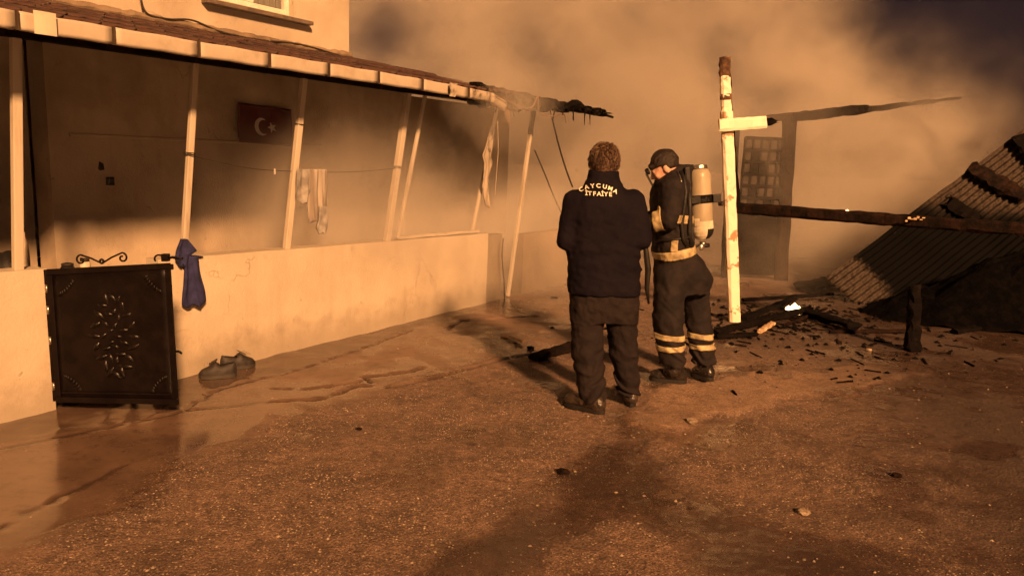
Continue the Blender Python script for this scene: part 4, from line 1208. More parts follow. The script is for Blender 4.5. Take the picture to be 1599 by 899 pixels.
def sdf_obj(name, fn, lo, hi, h, mat, parent=None):
    lo, hi = np.array(lo, float), np.array(hi, float)
    n = np.ceil((hi - lo) / h).astype(int) + 1
    g = np.stack(np.meshgrid(*[lo[k] + np.arange(n[k]) * h for k in range(3)], indexing='ij'), -1).astype(np.float32)
    f = fn(g)
    v, q = surface_nets(f, lo, h)
    me = bpy.data.meshes.new(name)
    me.vertices.add(len(v)); me.vertices.foreach_set('co', v.ravel())
    me.loops.add(q.size); me.loops.foreach_set('vertex_index', q.ravel().astype(np.int32))
    me.polygons.add(len(q)); me.polygons.foreach_set('loop_start', np.arange(0, q.size, 4, dtype=np.int32))
    me.polygons.foreach_set('use_smooth', np.ones(len(q), bool))
    me.materials.append(MATS[mat]); me.update(); me.validate()
    o = bpy.data.objects.new(name, me); COL.objects.link(o)
    if parent: child(o, parent)
    return o
A3 = lambda p: np.array(tuple(p), np.float32)
def rc(P, a, b, ra, rb):
    a, b = A3(a), A3(b); ba = b - a
    t = np.clip(((P - a) @ ba) / float(ba @ ba), 0, 1)
    d = P - a - t[..., None] * ba
    return np.sqrt((d * d).sum(-1)) - (ra + (rb - ra) * t)
def ell(P, c, r, R=None):
    d = P - A3(c)
    if R is not None: d = d @ R
    r = A3(r)
    k0 = np.sqrt(((d / r) ** 2).sum(-1)); k1 = np.sqrt(((d / (r * r)) ** 2).sum(-1)) + 1e-6
    return k0 * (k0 - 1) / k1
def smin(a, b, k=0.03):
    h = np.clip(0.5 + 0.5 * (b - a) / k, 0, 1)
    return b + (a - b) * h - k * h * (1 - h)
def loft(P, rows, e=2.4, yaw=0.0):
    """rows of (z, cx, cy, a, b); a along yaw, b across it"""
    rows = sorted(rows); z = P[..., 2]
    zs = [r[0] for r in rows]
    cx, cy, a, b = [np.interp(z, zs, [r[k] for r in rows]) for k in (1, 2, 3, 4)]
    dx, dy = P[..., 0] - cx, P[..., 1] - cy
    if yaw:
        c, s = math.cos(yaw), math.sin(yaw)
        dx, dy = c * dx + s * dy, -s * dx + c * dy
    k = (np.abs(dx / a) ** e + np.abs(dy / b) ** e) ** (1 / e)
    f = (k - 1) * np.minimum(a, b)
    return np.maximum(f, np.maximum(zs[0] - z, z - zs[-1]))
_wk = [(nrs.normal(size=3), nrs.uniform(0, 6.28)) for _ in range(8)]
def wr(P, scale, n=5, st=(1, 1, 1)):
    o = 0
    for k in range(n):
        d, ph = _wk[k]
        d = d * np.array(st) * scale * (0.7 + 0.25 * k)
        o = o + np.sin(P @ d.astype(np.float32) + ph + 1.3 * np.sin(P @ (d[[1, 2, 0]] * 0.6).astype(np.float32)))
    return o / n
def basis(f, u):
    f = Vector(f).normalized(); r = f.cross(Vector(u)).normalized(); u = r.cross(f)
    return r, f, u                              # right, forward, up
def local(P, c, B):
    M = np.array([tuple(b) for b in B], np.float32).T
    return (P - A3(c)) @ M
def head_sdf(P, c, B):
    L = local(P, c, B)
    f = ell(L, (0, -0.012, 0.022), (0.076, 0.096, 0.102))
    f = smin(f, ell(L, (0, 0.034, -0.042), (0.058, 0.064, 0.078)), 0.03)
    f = smin(f, rc(L, (-.02, .070, -.098), (.02, .070, -.098), 0.020, 0.020), 0.03)
    f = smin(f, rc(L, (-.03, .083, .026), (.03, .083, .026), 0.010, 0.010), 0.02)
    for sx in (-1, 1):
        f = -smin(-f, ell(L, (sx * .031, .103, .004), (.017, .014, .012)), 0.012)
        f = np.minimum(f, ell(L, (sx * .031, .082, .003), (.0125, .0125, .0125)))
        f = smin(f, ell(L, (sx * .078, -.006, -.012), (.012, .022, .034)), 0.008)
        f = smin(f, ell(L, (sx * .040, .072, -.028), (.022, .018, .018)), 0.02)
    f = smin(f, rc(L, (0, .090, .006), (0, .112, -.028), .008, .0135), 0.012)
    f = smin(f, rc(L, (-.012, .106, -.033), (.012, .106, -.033), .009, .009), 0.008)
    f = smin(f, rc(L, (-.018, .090, -.058), (.018, .090, -.058), .007, .007), 0.008)
    f = smin(f, rc(L, (-.016, .087, -.070), (.016, .087, -.070), .008, .008), 0.006)
    return f
def hand_sdf(P, c, d, n, side):
    d = Vector(d).normalized(); x = d.cross(Vector(n)).normalized(); n = x.cross(d)
    L = local(P, c, (x * side, d, n))
    f = ell(L, (0, .045, 0), (.042, .052, .018))
    for k, ln in enumerate((.036, .043, .040, .030)):
        x0 = -.032 + .0215 * k
        a = (x0, .082, 0); b = (x0 * 1.1, .082 + ln, -.012); c2 = (x0 * 1.1, .082 + ln * 1.45, -.040)
        f = smin(f, rc(L, a, b, .0098, .009), .006); f = smin(f, rc(L, b, c2, .009, .0078), .003)
    f = smin(f, rc(L, (-.036, .020, -.004), (-.062, .058, -.016), .0125, .0105), .008)
    f = smin(f, rc(L, (-.062, .058, -.016), (-.056, .088, -.030), .0105, .009), .003)
    return f
def sub(P, c, r, fn):
    """evaluate a small detail only in its own corner of the grid"""
    out = np.full(P.shape[:3], 0.2, np.float32)
    sl = []
    for k, axv in enumerate((P[:, 0, 0, 0], P[0, :, 0, 1], P[0, 0, :, 2])):
        ix = np.where(np.abs(axv - c[k]) < r)[0]
        if not len(ix): return out
        sl.append(slice(ix[0], ix[-1] + 1))
    out[tuple(sl)] = fn(P[tuple(sl)])
    return out
def rows_px(R, Y, grow=0.0):
    out = []
    for r in R:
        py, l, rr, b = r[:4]
        dy = r[4] if len(r) > 4 else 0.0
        a_, b_ = at(l, py, Y + dy), at(rr, py, Y + dy)
        out.append(((a_.z + b_.z) / 2, (a_.x + b_.x) / 2, Y + dy, (b_.x - a_.x) / 2 + grow, b + grow))
    return out
def bounds(pts, pad):
    a = np.array([tuple(p) for p in pts])
    return a.min(0) - pad, a.max(0) + pad
def boot(person, heel, toe, ankle, r_an, shaft_top, mat, name='boot', lean=None):
    heel, toe = Vector(heel), Vector(toe)
    z0 = max(ground_z(heel.x, heel.y), ground_z(toe.x, toe.y))
    f = (toe - heel); f.z = 0; Lf = f.length; f.normalize(); s_ = Vector((-f.y, f.x, 0))
    hz, tz = heel + f * .045, toe - f * .052
    hz.z = z0 + .055; tz.z = z0 + .048
    md = hz.lerp(tz, .5); md.z = z0 + .064
    an = Vector(ankle)
    def fn(P):
        g = smin(rc(P, hz, md, .047, .046), rc(P, md, tz, .046, .044), .02)
        g = smin(g, rc(P, hz + f * .02 + UP * .03, an, .046, r_an), .03)
        g = smin(g, rc(P, an, shaft_top, r_an, r_an * 1.05), .02)
        g = g + .0035 * wr(P, 70, 4, (1, 1, 1.6))
        return np.maximum(g, z0 + .024 - P[..., 2])
    lo, hi = bounds([heel, toe, an, shaft_top], .11)
    b = sdf_obj(name, fn, lo, hi, .0065, mat, person)
    out = []
    for t in np.linspace(0, 1, 15): out.append((t, .5))
    def hw(t): return .043 * (1 + .16 * math.exp(-((t - .72) / .2) ** 2)) * math.sqrt(max(.03, 1 - abs(2 * t - 1) ** 5))
    ts = np.linspace(0, 1, 16)
    ring = [heel + f * (Lf * t) + s_ * hw(t) for t in ts] + [heel + f * (Lf * t) - s_ * hw(t) for t in ts[::-1]]
    for p in ring: p.z = z0 + .001
    N_ = len(ring)
    mb = MB().add(ring + [p + UP * .030 for p in ring], [(k, (k + 1) % N_, N_ + (k + 1) % N_, N_ + k) for k in range(N_)] + [tuple(range(N_))[::-1], tuple(range(N_, 2 * N_))])
    child(mb.build('sole', 'sole'), b)
    return b

# ---------------------------------------------------------------- man in the dark jacket, seen from behind
Y1 = 4.95
J = lambda x, y, Y=Y1: at(x, y, Y)
man = thing('person', 'person seen from behind in dark jacket with white lettering on the back', 'person', onz(945, 634))
R_t = [(457, 886, 1000, .158), (448, 885, 1001, .165), (425, 886, 1000, .160), (400, 887, 999, .152), (370, 888, 998, .15), (340, 889, 997, .155), (318, 892, 993, .145), (303, 902, 984, .118), (292, 914, 972, .085), (287, 917, 969, .075, .01)]
R_c = [(296, 913, 972, .095, .005), (285, 917, 968, .088, .01), (266, 919, 967, .082, .02)]
armL = [J(898, 314), J(886, 374, 4.92), J(907, 381, 5.20)]
armR = [J(989, 314), J(1001, 372, 4.92), J(983, 380, 5.20)]
tors, coll = rows_px(R_t, Y1), rows_px(R_c, Y1)
def jacket_f(P, grow=0.0):
    f = loft(P, tors, 2.5)
    f = smin(f, loft(P, coll, 2.2), .05)
    for a in (armL, armR):
        f = smin(f, smin(rc(P, a[0], a[1], .077, .070), rc(P, a[1], a[2], .070, .052), .015), .035)
    z = P[..., 2]
    zh = 0.80
    f = f + 0.0055 * wr(P, 17, 5, (1, 1, .7)) + 0.0030 * wr(P, 44, 5, (.8, .8, 1.5))
    f = f + 0.004 * np.sin((z + 0.25 * (P[..., 0] - .6) ** 2 * 4) * 62 + 2 * wr(P, 9, 3)) * np.exp(-((z - 1.02) / .13) ** 2)
    f = f - 0.006 * np.exp(-((z - tors[0][0] - .045) / .012) ** 2) * 0 - grow
    return f
hd1 = J(943, 258, 4.985)
B1 = basis((-.05, 1, -.34), (0, .34, 1))
hipL, kneeL, ankL = J(917, 468, 4.96), J(917, 548, 4.94), J(926, 616, 4.875)
hipR, kneeR, ankR = J(970, 468, 4.97), J(973, 545, 4.99), J(982, 606, 5.045)
heelL, toeL = onz(944, 645), onz(881, 629)
heelR, toeR = onz(986, 634), onz(978, 607)
pelv = rows_px([(500, 893, 994, .12), (480, 890, 997, .145), (455, 891, 996, .150), (440, 893, 994, .14)], 4.96)
def trousers_f(P):
    f = loft(P, pelv, 2.5)
    lg = []
    for h_, k_, a_, rr in ((hipL, kneeL, ankL, (.112, .106, .090)), (hipR, kneeR, ankR, (.112, .094, .078))):
        low = a_ + Vector((0, 0, -.012))
        g = smin(rc(P, h_, k_, rr[0], rr[1]), rc(P, k_, low, rr[1], rr[2]), .02)
        g = np.maximum(g, (low.z - .030) - P[..., 2])
        lg.append(g)
    z = P[..., 2]
    fold = 0.0085 * np.sin(z * 62 + 6.5 * wr(P, 10, 5) + P[..., 0] * 48 * np.sign(P[..., 0] - .66)) * np.clip(1.15 - z / .55, 0.12, 1)
    f = smin(f, np.minimum(lg[0], lg[1]), .03)
    return f + fold + 0.006 * wr(P, 26, 5) + .0025 * wr(P, 60, 4)
def body1_f(P):
    f = sub(P, hd1, .2, lambda Q: head_sdf(Q, hd1, B1))
    f = smin(f, rc(P, hd1 - UP * .05, J(943, 296, 4.96), .056, .062), .03)
    f = smin(f, loft(P, [(z, x, y, a - .035, b - .035) for z, x, y, a, b in tors], 2.3), .03)
    for a, sd_ in ((armL, 1), (armR, -1)):
        f = smin(f, smin(rc(P, a[0], a[1], .050, .044), rc(P, a[1], a[2], .042, .030), .01), .03)
        d = (a[2] - a[1]).normalized()
        f = smin(f, sub(P, a[2] + d * .1, .17, lambda Q: hand_sdf(Q, a[2] + d * .03, d + Vector((.25 * sd_, 0, -.05)), (0, 0, 1), sd_)), .012)
    f = smin(f, loft(P, [(z, x, y, a - .04, b - .04) for z, x, y, a, b in pelv], 2.3), .03)
    for h_, k_, a_, hl, to in ((hipL, kneeL, ankL, heelL, toeL), (hipR, kneeR, ankR, heelR, toeR)):
        f = smin(f, smin(rc(P, h_, k_, .078, .062), rc(P, k_, a_, .060, .040), .02), .02)
        fd = (to - hl).normalized()
        f = smin(f, rc(P, hl + fd * .05 + UP * .06, to - fd * .07 + UP * .055, .03, .026), .02)
    return f
lo1 = (0.18, 4.60, -0.02); hi1 = (1.16, 5.48, 1.80)
sdf_obj('body', body1_f, lo1, hi1, .0085, 'skin', man)
jk = sdf_obj('jacket', jacket_f, (0.18, 4.68, .70), (1.12, 5.34, 1.62), .0065, 'jacket', man)
sdf_obj('trousers', trousers_f, (0.30, 4.70, .03), (1.02, 5.20, .95), .0065, 'trousers', man)
boot(man, heelL, toeL, ankL - UP * .0, .052, ankL + UP * .08, 'boot')
boot(man, heelR, toeR, ankR - UP * .0, .050, ankR + UP * .08, 'boot')
# hair: a tousled cap over the skull with loose locks
def hair_f(P, c=hd1, B=B1):
    L = local(P, c, B)
    f = ell(L, (0, -0.016, 0.024), (0.090, 0.108, 0.114))
    cut = np.maximum(L[..., 1] - .055 - .35 * np.maximum(L[..., 2], 0), -(L[..., 2] + .075 + .10 * np.abs(L[..., 0]) - .2 * np.minimum(L[..., 1], 0)))
    f = -smin(-f, -cut, .02)
    return f + .0050 * wr(L, 36, 6) + .0025 * wr(L, 100, 5)
hr = sdf_obj('hair', hair_f, np.array(tuple(hd1)) - .16, np.array(tuple(hd1)) + .17, .0045, 'hair', man)
mb = MB()
for k in range(2600):
    th, ph = rnd.uniform(0, 6.283), math.acos(rnd.uniform(-.35, 1))
    l = Vector((math.sin(ph) * math.cos(th), math.sin(ph) * math.sin(th), math.cos(ph)))
    if l.y > .45: continue
    p = Vector((l.x * .089, -.016 + l.y * .107, .024 + l.z * .113))
    crown = Vector((0.1, -.35, .93)).normalized()
    tang = (l - crown * 1.02) + Vector((-l.y, l.x, 0)) * rnd.uniform(-.5, .7) + Vector((rnd.uniform(-.3, .3), rnd.uniform(-.3, .3), rnd.uniform(-.35, .15)))
    tang = tang - l * tang.dot(l)
    tang = tang.normalized() + l * rnd.uniform(.10, .55)
    tang.normalize()
    W_ = lambda q: hd1 + B1[0] * q.x + B1[1] * q.y + B1[2] * q.z
    ln = rnd.uniform(.022, .048)
    mb.tube([W_(p - l * .004), W_(p + tang * ln * .55), W_(p + tang * ln - l * .006 + Vector((0, 0, -.003)))], [.0024, .0020, .0004], 3, False)
child(mb.build('locks', 'hair', None, True), hr)
# lettering on the back
def letters(name, items, parent, mat, fsdf, y0, y1):
    mb = MB()
    for ch, x, z, size, ang in items:
        cu = bpy.data.curves.new('letter', 'FONT'); cu.body = ch; cu.size = size; cu.align_x = 'CENTER'
        cu.offset = size * 0.022
        ob = bpy.data.objects.new('letter', cu); COL.objects.link(ob)
        me = bpy.data.meshes.new_from_object(ob)
        bm = bmesh.new(); bm.from_mesh(me)
        bmesh.ops.triangulate(bm, faces=bm.faces[:])
        bmesh.ops.subdivide_edges(bm, edges=bm.edges[:], cuts=1)
        bm.verts.index_update()
        c, s = math.cos(ang), math.sin(ang)
        q = [(x + c * v.co.x * 1.12 - s * v.co.y, z + s * v.co.x * 1.12 + c * v.co.y) for v in bm.verts]
        ys = np.linspace(y0, y1, 160)
        Pq = np.array([[(a, yy, b) for yy in ys] for a, b in q], np.float32)
        F = fsdf(Pq)
        hit = np.argmax(F < 0, 1)
        hit = np.where(hit == 0, int(np.median(hit[hit > 0])) if (hit > 0).any() else 80, hit)
        vs = [(a, ys[h] - .0130, b) for (a, b), h in zip(q, hit)]
        mb.add(vs, [[v.index for v in f.verts] for f in bm.faces])
        bm.free(); bpy.data.objects.remove(ob); bpy.data.meshes.remove(me)
    return child(mb.build(name, mat), parent)
lc = J(936, 286.0, 4.80); RR = 0.200
it = []
for k, ch in enumerate('ÇAYCUMA'):
    a = math.radians(-30 + 10.0 * k + (1.2 if k > 3 else 0))
    it.append((ch, lc.x + RR * math.sin(a), lc.z - .030 - RR + RR * math.cos(a), .036, -a * .85))
letters('lettering', it, jk, 'lettering', jacket_f, 4.66, 4.95)
l2 = J(936, 305.5, 4.80)
wd_ = [0.011, 0.026, 0.025, 0.029, 0.011, 0.028, 0.024]
tot = sum(wd_) + .0022 * 6
x = l2.x - tot / 2
it = []
for ch, w_ in zip('İTFAİYE', wd_):
    it.append((ch, x + w_ / 2, l2.z - .002, .036, 0.0)); x += w_ + .0022
letters('lettering', it, jk, 'lettering', jacket_f, 4.66, 4.95)

# ---------------------------------------------------------------- firefighter in profile with an air tank
Y2 = 5.63
K = lambda x, y, Y=Y2: at(x, y, Y)
ff = thing('person', 'firefighter in dark turnout gear with yellow bands, head bowed, facing left', 'person', onz(1062, 596))
R_t2 = [(403, 1021, 1084, .185), (392, 1019, 1084, .192), (350, 1017, 1080, .188), (320, 1015, 1079, .195), (298, 1017, 1079, .195), (283, 1024, 1078, .165), (270, 1034, 1076, .115)]
R_c2 = [(292, 1020, 1081, .125), (278, 1024, 1083, .118), (266, 1032, 1084, .105), (257, 1050, 1083, .085)]
tors2, coll2 = rows_px(R_t2, Y2), rows_px(R_c2, Y2)
arN = [K(1049, 295, 5.46), K(1046, 342, 5.40), K(1008, 349, 5.47)]
arF = [K(1044, 296, 5.80), K(1032, 345, 5.86), K(1004, 342, 5.72)]
def arms2(P):
    f = None
    for a in (arN, arF):
        g = smin(rc(P, a[0], a[1], .092, .076), rc(P, a[1], a[2], .076, .058), .015)
        f = g if f is None else np.minimum(f, g)
    return f
def coat_raw(P):
    f = smin(loft(P, tors2, 2.4), loft(P, coll2, 2.2), .02)
    return smin(f, arms2(P), .03)
def coat_w(P): return 0.0065 * wr(P, 20, 5) + .0035 * wr(P, 48, 5, (.8, .8, 1.5))
def coat_f(P): return coat_raw(P) + coat_w(P)
hd2 = K(1037, 261, 5.60)
B2 = basis((-1, .14, -.62), (-.62, 0, 1))
hN, kN, aN = K(1046, 432, 5.53), K(1043, 500, 5.50), K(1050, 566, 5.50)
hF, kF, aF = K(1083, 432, 5.72), K(1090, 500, 5.74), K(1099, 562, 5.72)
pel2 = rows_px([(455, 1022, 1108, .16), (430, 1021, 1112, .185), (405, 1022, 1098, .185), (392, 1024, 1086, .17)], Y2)
def trou2_raw(P):
    f = loft(P, pel2, 2.3)
    lg = None
    for h_, k_, a_, rr in ((hN, kN, aN, (.118, .112, .096)), (hF, kF, aF, (.112, .098, .092))):
        g = smin(rc(P, h_, k_, rr[0], rr[1]), rc(P, k_, a_, rr[1], rr[2]), .02)
        g = np.maximum(g, a_.z - .015 - P[..., 2])
        lg = g if lg is None else np.minimum(lg, g)
    return smin(f, lg, .03)
def trou2_w(P):
    z = P[..., 2]
    return 0.008 * np.sin(z * 58 + 6.5 * wr(P, 10, 5) + P[..., 0] * 35) * np.clip(1.2 - z / .6, .15, 1) + .006 * wr(P, 26, 5)
def trou2_f(P): return trou2_raw(P) + trou2_w(P)
hlN, toN = onz(1072, 600), onz(1013, 595)
hlF, toF = onz(1113, 596), onz(1080, 586)
def body2_f(P):
    f = sub(P, hd2, .2, lambda Q: head_sdf(Q, hd2, B2))
    f = smin(f, rc(P, hd2 - B2[2] * .05 - B2[1] * .02, K(1054, 292), .056, .062), .03)
    f = smin(f, loft(P, [(z, x, y, a - .035, b - .035) for z, x, y, a, b in tors2], 2.3), .03)
    for a, sd_ in ((arN, -1), (arF, 1)):
        f = smin(f, smin(rc(P, a[0], a[1], .050, .044), rc(P, a[1], a[2], .042, .030), .01), .03)
        d = (a[2] - a[1]).normalized()
        f = smin(f, sub(P, a[2] + d * .1, .17, lambda Q: hand_sdf(Q, a[2] + d * .03, d, (0, 0, 1), sd_)), .012)
    f = smin(f, loft(P, [(z, x, y, a - .04, b - .04) for z, x, y, a, b in pel2], 2.3), .03)
    for h_, k_, a_, hl, to in ((hN, kN, aN, hlN, toN), (hF, kF, aF, hlF, toF)):
        f = smin(f, smin(rc(P, h_, k_, .078, .062), rc(P, k_, a_, .060, .042), .02), .02)
        fd = (to - hl).normalized()
        f = smin(f, smin(rc(P, a_, hl + fd * .06 + UP * .06, .042, .03), rc(P, hl + fd * .05 + UP * .06, to - fd * .08 + UP * .055, .03, .026), .02), .02)
    return f
sdf_obj('body', body2_f, (0.88, 5.15, -.02), (1.78, 6.12, 1.80), .0085, 'skin', ff)
ct = sdf_obj('turnout_coat', coat_f, (0.88, 5.18, .80), (1.62, 6.08, 1.72), .0068, 'fire_coat', ff)
tr2 = sdf_obj('turnout_trousers', trou2_f, (0.96, 5.28, .10), (1.72, 6.00, 1.06), .0068, 'fire_coat', ff)
boot(ff, hlN, toN, Vector((aN.x + .01, aN.y, .13)), .060, aN + UP * .02, 'boot_black')
boot(ff, hlF, toF, Vector((aF.x + .01, aF.y, .13)), .058, aF + UP * .02, 'boot_black')
def slab(P, c, n, half):
    n = A3(Vector(n).normalized())
    return np.abs((P - A3(c)) @ n) - half
def band(name, base, c, n, half, parent, lo, hi, extra=None, grow=.006):
    def fn(P):
        f = np.maximum(base(P) - grow, slab(P, c, n, half))
        return f if extra is None else np.maximum(f, extra(P))
    return child(sdf_obj(name, fn, lo, hi, .006, 'reflective'), parent)
tor_only = lambda P: loft(P, tors2, 2.4) + coat_w(P)
hb = K(1050, 394)
band('hem_band', tor_only, hb, (-.24, 0, .97), .034, ct, (hb.x - .25, 5.35, hb.z - .14), (hb.x + .28, 5.92, hb.z + .14))
cb = K(1062, 340)
band('chest_band', coat_f, cb, (.1, 0, 1), .030, ct, (cb.x - .14, 5.30, cb.z - .08), (cb.x + .14, 5.62, cb.z + .08), lambda P: np.maximum(K(1046, 340).x - P[..., 0] - .002 + .25 * (P[..., 2] - cb.z), P[..., 1] - 5.62))
tb_ = K(1045, 378)
band('tab', tor_only, tb_, (1, 0, 0), .026, ct, (tb_.x - .08, 5.35, tb_.z - .09), (tb_.x + .08, 5.62, tb_.z + .09), lambda P: np.maximum(np.abs(P[..., 2] - tb_.z) - .05, P[..., 1] - 5.60), .008)
for a, k in ((arN, .45), (arF, .5)):
    c_ = a[1].lerp(a[2], k)
    d = (a[2] - a[1]).normalized()
    band('cuff_band', lambda P: arms2(P) + coat_w(P), c_, d, .034, ct, np.array(tuple(c_)) - .13, np.array(tuple(c_)) + .13, lambda P: np.sqrt(((P - A3(c_)) ** 2).sum(-1)) - .11)
for a_, k_, dz in ((aN, kN, 0), (aF, kF, .02)):
    for j in (0, 1):
        c_ = a_.lerp(k_, .60 - .26 * j) + Vector((0, 0, .012))
        band('leg_band', trou2_f, c_, (.05 - .1 * j, 0, 1), .021, tr2, (c_.x - .17, c_.y - .17, c_.z - .07), (c_.x + .17, c_.y + .17, c_.z + .07), lambda P: np.hypot(P[..., 0] - c_.x, P[..., 1] - c_.y) - .14)
def cap_f(P):
    L = local(P, hd2, B2)
    f = ell(L, (0, -.016, .026), (.086, .106, .103))
    cut = np.maximum(-(L[..., 2] + .010 - .42 * L[..., 1] + .0), -(L[..., 1] + .2))
    cut = np.maximum(-(L[..., 2] - .020 - .10 * L[..., 1]), -1) * (L[..., 1] > .02) + cut * (L[..., 1] <= .02)
    f = np.maximum(f, cut)
    f = smin(f, rc(L, (-.04, .082, .050), (.04, .082, .050), .017, .017), .02)
    return f + .0055 * wr(L, 52, 5) + .003 * wr(L, 120, 5)
sdf_obj('hood', cap_f, np.array(tuple(hd2)) - .18, np.array(tuple(hd2)) + .18, .005, 'dark_hair', ff)
vz = hd2 + B2[1] * .125 + B2[2] * .03
MB().lathe(vz - B2[1] * .02, B2[1], [(.022, 0), (.026, .010), (.022, .026), (.014, .030)], 14).build('head_lamp', 'rubber', ff, True)
MB().sheet(lambda u, v: hd2 + B2[1] * (.128 + .012 * math.sin(3.14 * u)) + B2[0] * (-.06 + .12 * u) + B2[2] * (.02 - .10 * v), 8, 6, .004, B2[1]).build('visor', 'glass', ff, True)
# neck of the coat stands up round the jaw
# dangling strap in front of the thigh
MB().tube([K(1012, 352, 5.42), K(1008, 385, 5.40), K(1012, 420, 5.40), K(1010, 450, 5.42), K(1013, 474, 5.44)], [.014, .020, .024, .018, .008], 8).build('dangling_strap', 'rubber', ff, True)

# ---------------------------------------------------------------- breathing apparatus on his back
ta, tbp = K(1097, 374, 5.57), K(1091, 262, 5.60)
ax_ = (tbp - ta).normalized(); TLn = (tbp - ta).length
ba_ = thing('breathing_apparatus', 'tan air cylinder with black strap on the back of the firefighter', 'air tank', ta)
r_ = 0.083
cyl = MB().lathe(ta, ax_, [(r_, .085), (r_, .10), (r_, TLn - .075), (r_ * .96, TLn - .045), (r_ * .82, TLn - .018), (r_ * .55, TLn - .003), (.02, TLn)], 36).build('cylinder', 'tank', ba_, True)
child(MB().lathe(ta, ax_, [(.02, 0), (r_ * .55, .006), (r_ * .85, .030), (r_ * .98, .060), (r_ * 1.005, .088), (r_ * 1.005, .135)], 36).build('pale_foot', 'tank_pale'), cyl)
child(MB().lathe(ta, ax_, [(r_ * .72, TLn - .012), (r_ * .78, TLn - .004), (r_ * .72, TLn + .016), (r_ * .30, TLn + .024)], 30).build('top_ring', 'steel'), cyl)
rt = Vector((1, 0, 0)); rt = (rt - ax_ * rt.dot(ax_)).normalized(); fr = ax_.cross(rt)
if fr.y > 0: fr.negate()
def cylp(a, h, r): return ta + ax_ * h + (rt * math.cos(a) + fr * math.sin(a)) * r
def dome_r(h): return r_ * np.interp(h, [0, .006, .03, .06, .088], [.24, .55, .85, .98, 1.005])
child(MB().sheet(lambda u, v: cylp(-.15 + 1.45 * u, .006 + .072 * v, dome_r(.006 + .072 * v) + .0025), 12, 8).build('dark_patch', 'rubber'), cyl)
child(MB().sheet(lambda u, v: cylp(1.95 + .45 * u, .105 + .055 * v, r_ + .006), 4, 3).build('label_plate', 'tank_pale'), cyl)
sh_ = TLn * .56
stp = MB()
ring = [cylp(a, sh_, r_ + .004) for a in np.linspace(0, 2 * math.pi, 37)]
stp.sheet(lambda u, v: cylp(2 * math.pi * u, sh_ - .028 + .056 * v, r_ + .004), 36, 2, .004, ax_)
stp.build('strap', 'rubber', ba_, True)
MB().box(ta + ax_ * sh_ + rt * (r_ + .028) + fr * .03, rt * .030, fr * .022, ax_ * .030, .004).build('buckle', 'rubber', ba_)
MB().box(ta + ax_ * (TLn * .50) - rt * (r_ + .022), rt * .020, fr * .10, ax_ * (TLn * .52), .012).build('back_plate', 'rubber', ba_)
MB().beam(ta + ax_ * sh_ - rt * .17 + fr * .075, ta + ax_ * sh_ - rt * .02 + fr * .088, .012, .05, ax_, .004).build('strap', 'rubber', ba_)
MB().tube([ta - ax_ * .012, ta - ax_ * .05], .022, 12).build('valve', 'steel', ba_, True)
MB().tube([ta - ax_ * .045 - rt * .03 + fr * .01, ta - ax_ * .045 + rt * .045 + fr * .01], .016, 12).build('hand_wheel', 'rubber', ba_, True)
MB().lathe(ta - ax_ * .052 - rt * .02 + fr * .02, fr, [(.022, 0), (.024, .01), (.018, .018)], 14).build('gauge', 'steel', ba_, True)
MB().tube([ta - ax_ * .04 - rt * .03, ta - ax_ * .05 - rt * .09 + fr * .03, ta - ax_ * .045 - rt * .16 + fr * .05], .012, 8).build('pressure_line', 'steel', ba_, True)
def ribbon(px, Y, r=.017):
    """harness strap laid on the outside of the coat"""
    out = []
    for (x_, y_) in px:
        d = ray(x_, y_).normalized()
        t0_ = (Y - .45) / d.y
        ts = np.linspace(0, .6, 200)
        pts = np.array([tuple(EYEV + d * (t0_ + t)) for t in ts], np.float32)
        F = coat_f(pts[None, None])[0, 0]
        k = int(np.argmax(F < .004)) if (F < .004).any() else 100
        out.append(Vector(pts[k]))
    return MB().tube(out, r, 7)
ribbon([(1063, 268), (1068, 280), (1071, 300), (1068, 325), (1064, 350), (1066, 372), (1074, 384)], Y2, .016).build('shoulder_strap', 'rubber', ba_, True)
ribbon([(1058, 268), (1062, 276), (1064, 284)], Y2, .006).build('breathing_line', 'steel', ba_, True)
ribbon([(1076, 300), (1077, 330), (1076, 360), (1080, 386)], Y2, .018).build('side_strap', 'rubber', ba_, True)
ribbon([(1024, 377), (1040, 375), (1060, 373), (1078, 370)], Y2, .012).build('waist_belt', 'rubber', ba_, True)

# what the near man has under his arm: a dark nozzle poking out, and a hand lamp
tag(MB().tube([K(1000, 421, 5.30), K(988, 417, 5.22), K(978, 415, 5.18)], [.016, .014, .012], 8).build('hose_nozzle', 'rubber', None, True), 'dark hose nozzle poking out between the two men', 'nozzle')

# ================================================================== SMOKE
X0, X1, YA, YB, ZA, ZB = -5.0, 13.5, 4.9, 18.5, -1.0, 8.0
smk = MB().box(((X0 + X1) / 2, (YA + YB) / 2, (ZA + ZB) / 2), ((X1 - X0) / 2, 0, 0), (0, (YB - YA) / 2, 0), (0, 0, (ZB - ZA) / 2)).build('smoke', None)
m, nt = new_mat('smoke')
co = coords(nt)
sep = nt.nodes.new('ShaderNodeSeparateXYZ'); nt.links.new(co, sep.inputs[0])
x, y, z = [S(nt, sep.outputs[k]) for k in range(3)]
nb = noise(nt, co, 0.40, 2, 0.5, (1, 1, 1.2))
ns = noise(nt, co, 1.05, 4, 0.62, (1, 1, 1.1), 0.7)
s_ = (x - HA.x) * HW.x + (y - HA.y) * HW.y
t_ = (x - HA.x) * HN.x + (y - HA.y) * HN.y
billow = (nb * 0.45 + ns * 0.55).step(0.44, 0.575)
low_right = (x - 3.4).max(0.0)
top = (z + (x - 3.0).max(0.0) * 0.50 + (x - 1.0).min(0.0) * -0.20 - nb * 2.8).step(5.2, 1.9)
back = (y + nb * 3.0 - low_right * 0.15).step(11.6, 14.6)
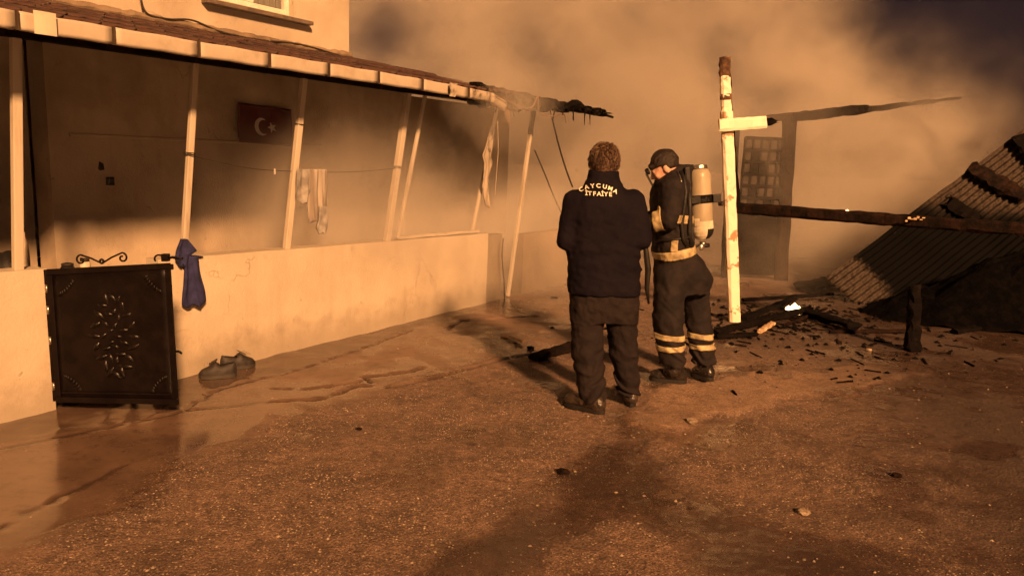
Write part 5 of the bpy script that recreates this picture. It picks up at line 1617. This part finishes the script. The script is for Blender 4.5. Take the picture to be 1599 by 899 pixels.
mid = (y + ns * 1.6 - low_right * 0.8).step(9.3, 11.6)
dens = back * top * (0.08 + billow * 0.92) * 0.62
dens = dens + mid * top * (0.10 + billow * 0.9) * 0.13
porch = s_.step(1.2, 3.4) * t_.step(-0.5, 0.5) * (z + ns * 1.1).step(2.6, 1.1) * s_.step(9.5, 6.0)
dens = dens + porch * (0.14 + billow * 0.9) * 0.46 + t_.step(0.0, 0.4) * t_.step(1.75, 1.65) * 0.012
def ball(c, r, zk=1.3):
    return (((x - c[0]) * (x - c[0]) + (y - c[1]) * (y - c[1]) + (z - c[2]) * (z - c[2]) * zk).sqrt() / r) + (ns - 0.5) * 1.3
def puff(c, r, k):
    global dens
    dens = dens + ball(c, r).step(1.0, 0.25) * k
puff(HP(4.25, -0.42, 2.20), 0.62, 2.4)
puff(HP(5.6, 0.1, 0.5), 1.3, 0.85)
puff(HP(2.9, 0.3, 1.15), 1.15, 0.75)
puff(HP(4.2, 0.25, 0.8), 1.0, 0.75)
puff(HP(5.0, 1.2, 3.5), 1.4, 0.45)
puff((2.0, 12.6, 2.6), 1.8, 0.40)
# gap cut through the smoke along the view, darkening beside the house corner
gx_ = x + 2.25 + (y - 13.0) * 0.170
gz_ = z - 3.55 - (y - 13.0) * 0.145
gy_ = (y - 13.0) * 0.16
gap = (gx_ * gx_ + gz_ * gz_ * 0.7 + gy_ * gy_).sqrt() + (ns - 0.5) * 1.1
dens = dens * gap.step(0.15, 1.35)
fade = x.step(X0, X0 + 1) * x.step(X1, X1 - 2) * y.step(YB, YB - 2) * z.step(ZB, ZB - 2)
dens = dens * fade
pv = nt.nodes.new('ShaderNodeVolumePrincipled')
pv.inputs['Color'].default_value = (0.72, 0.655, 0.58, 1)
pv.inputs['Anisotropy'].default_value = -0.2
nt.links.new(dens.s, pv.inputs['Density'])
om = nt.nodes.new('ShaderNodeOutputMaterial')
nt.links.new(pv.outputs[0], om.inputs['Volume'])
smk.data.materials.append(m)
tag(smk, 'thick lit smoke drifting from the porch and burnt yard', 'smoke', kind='stuff')
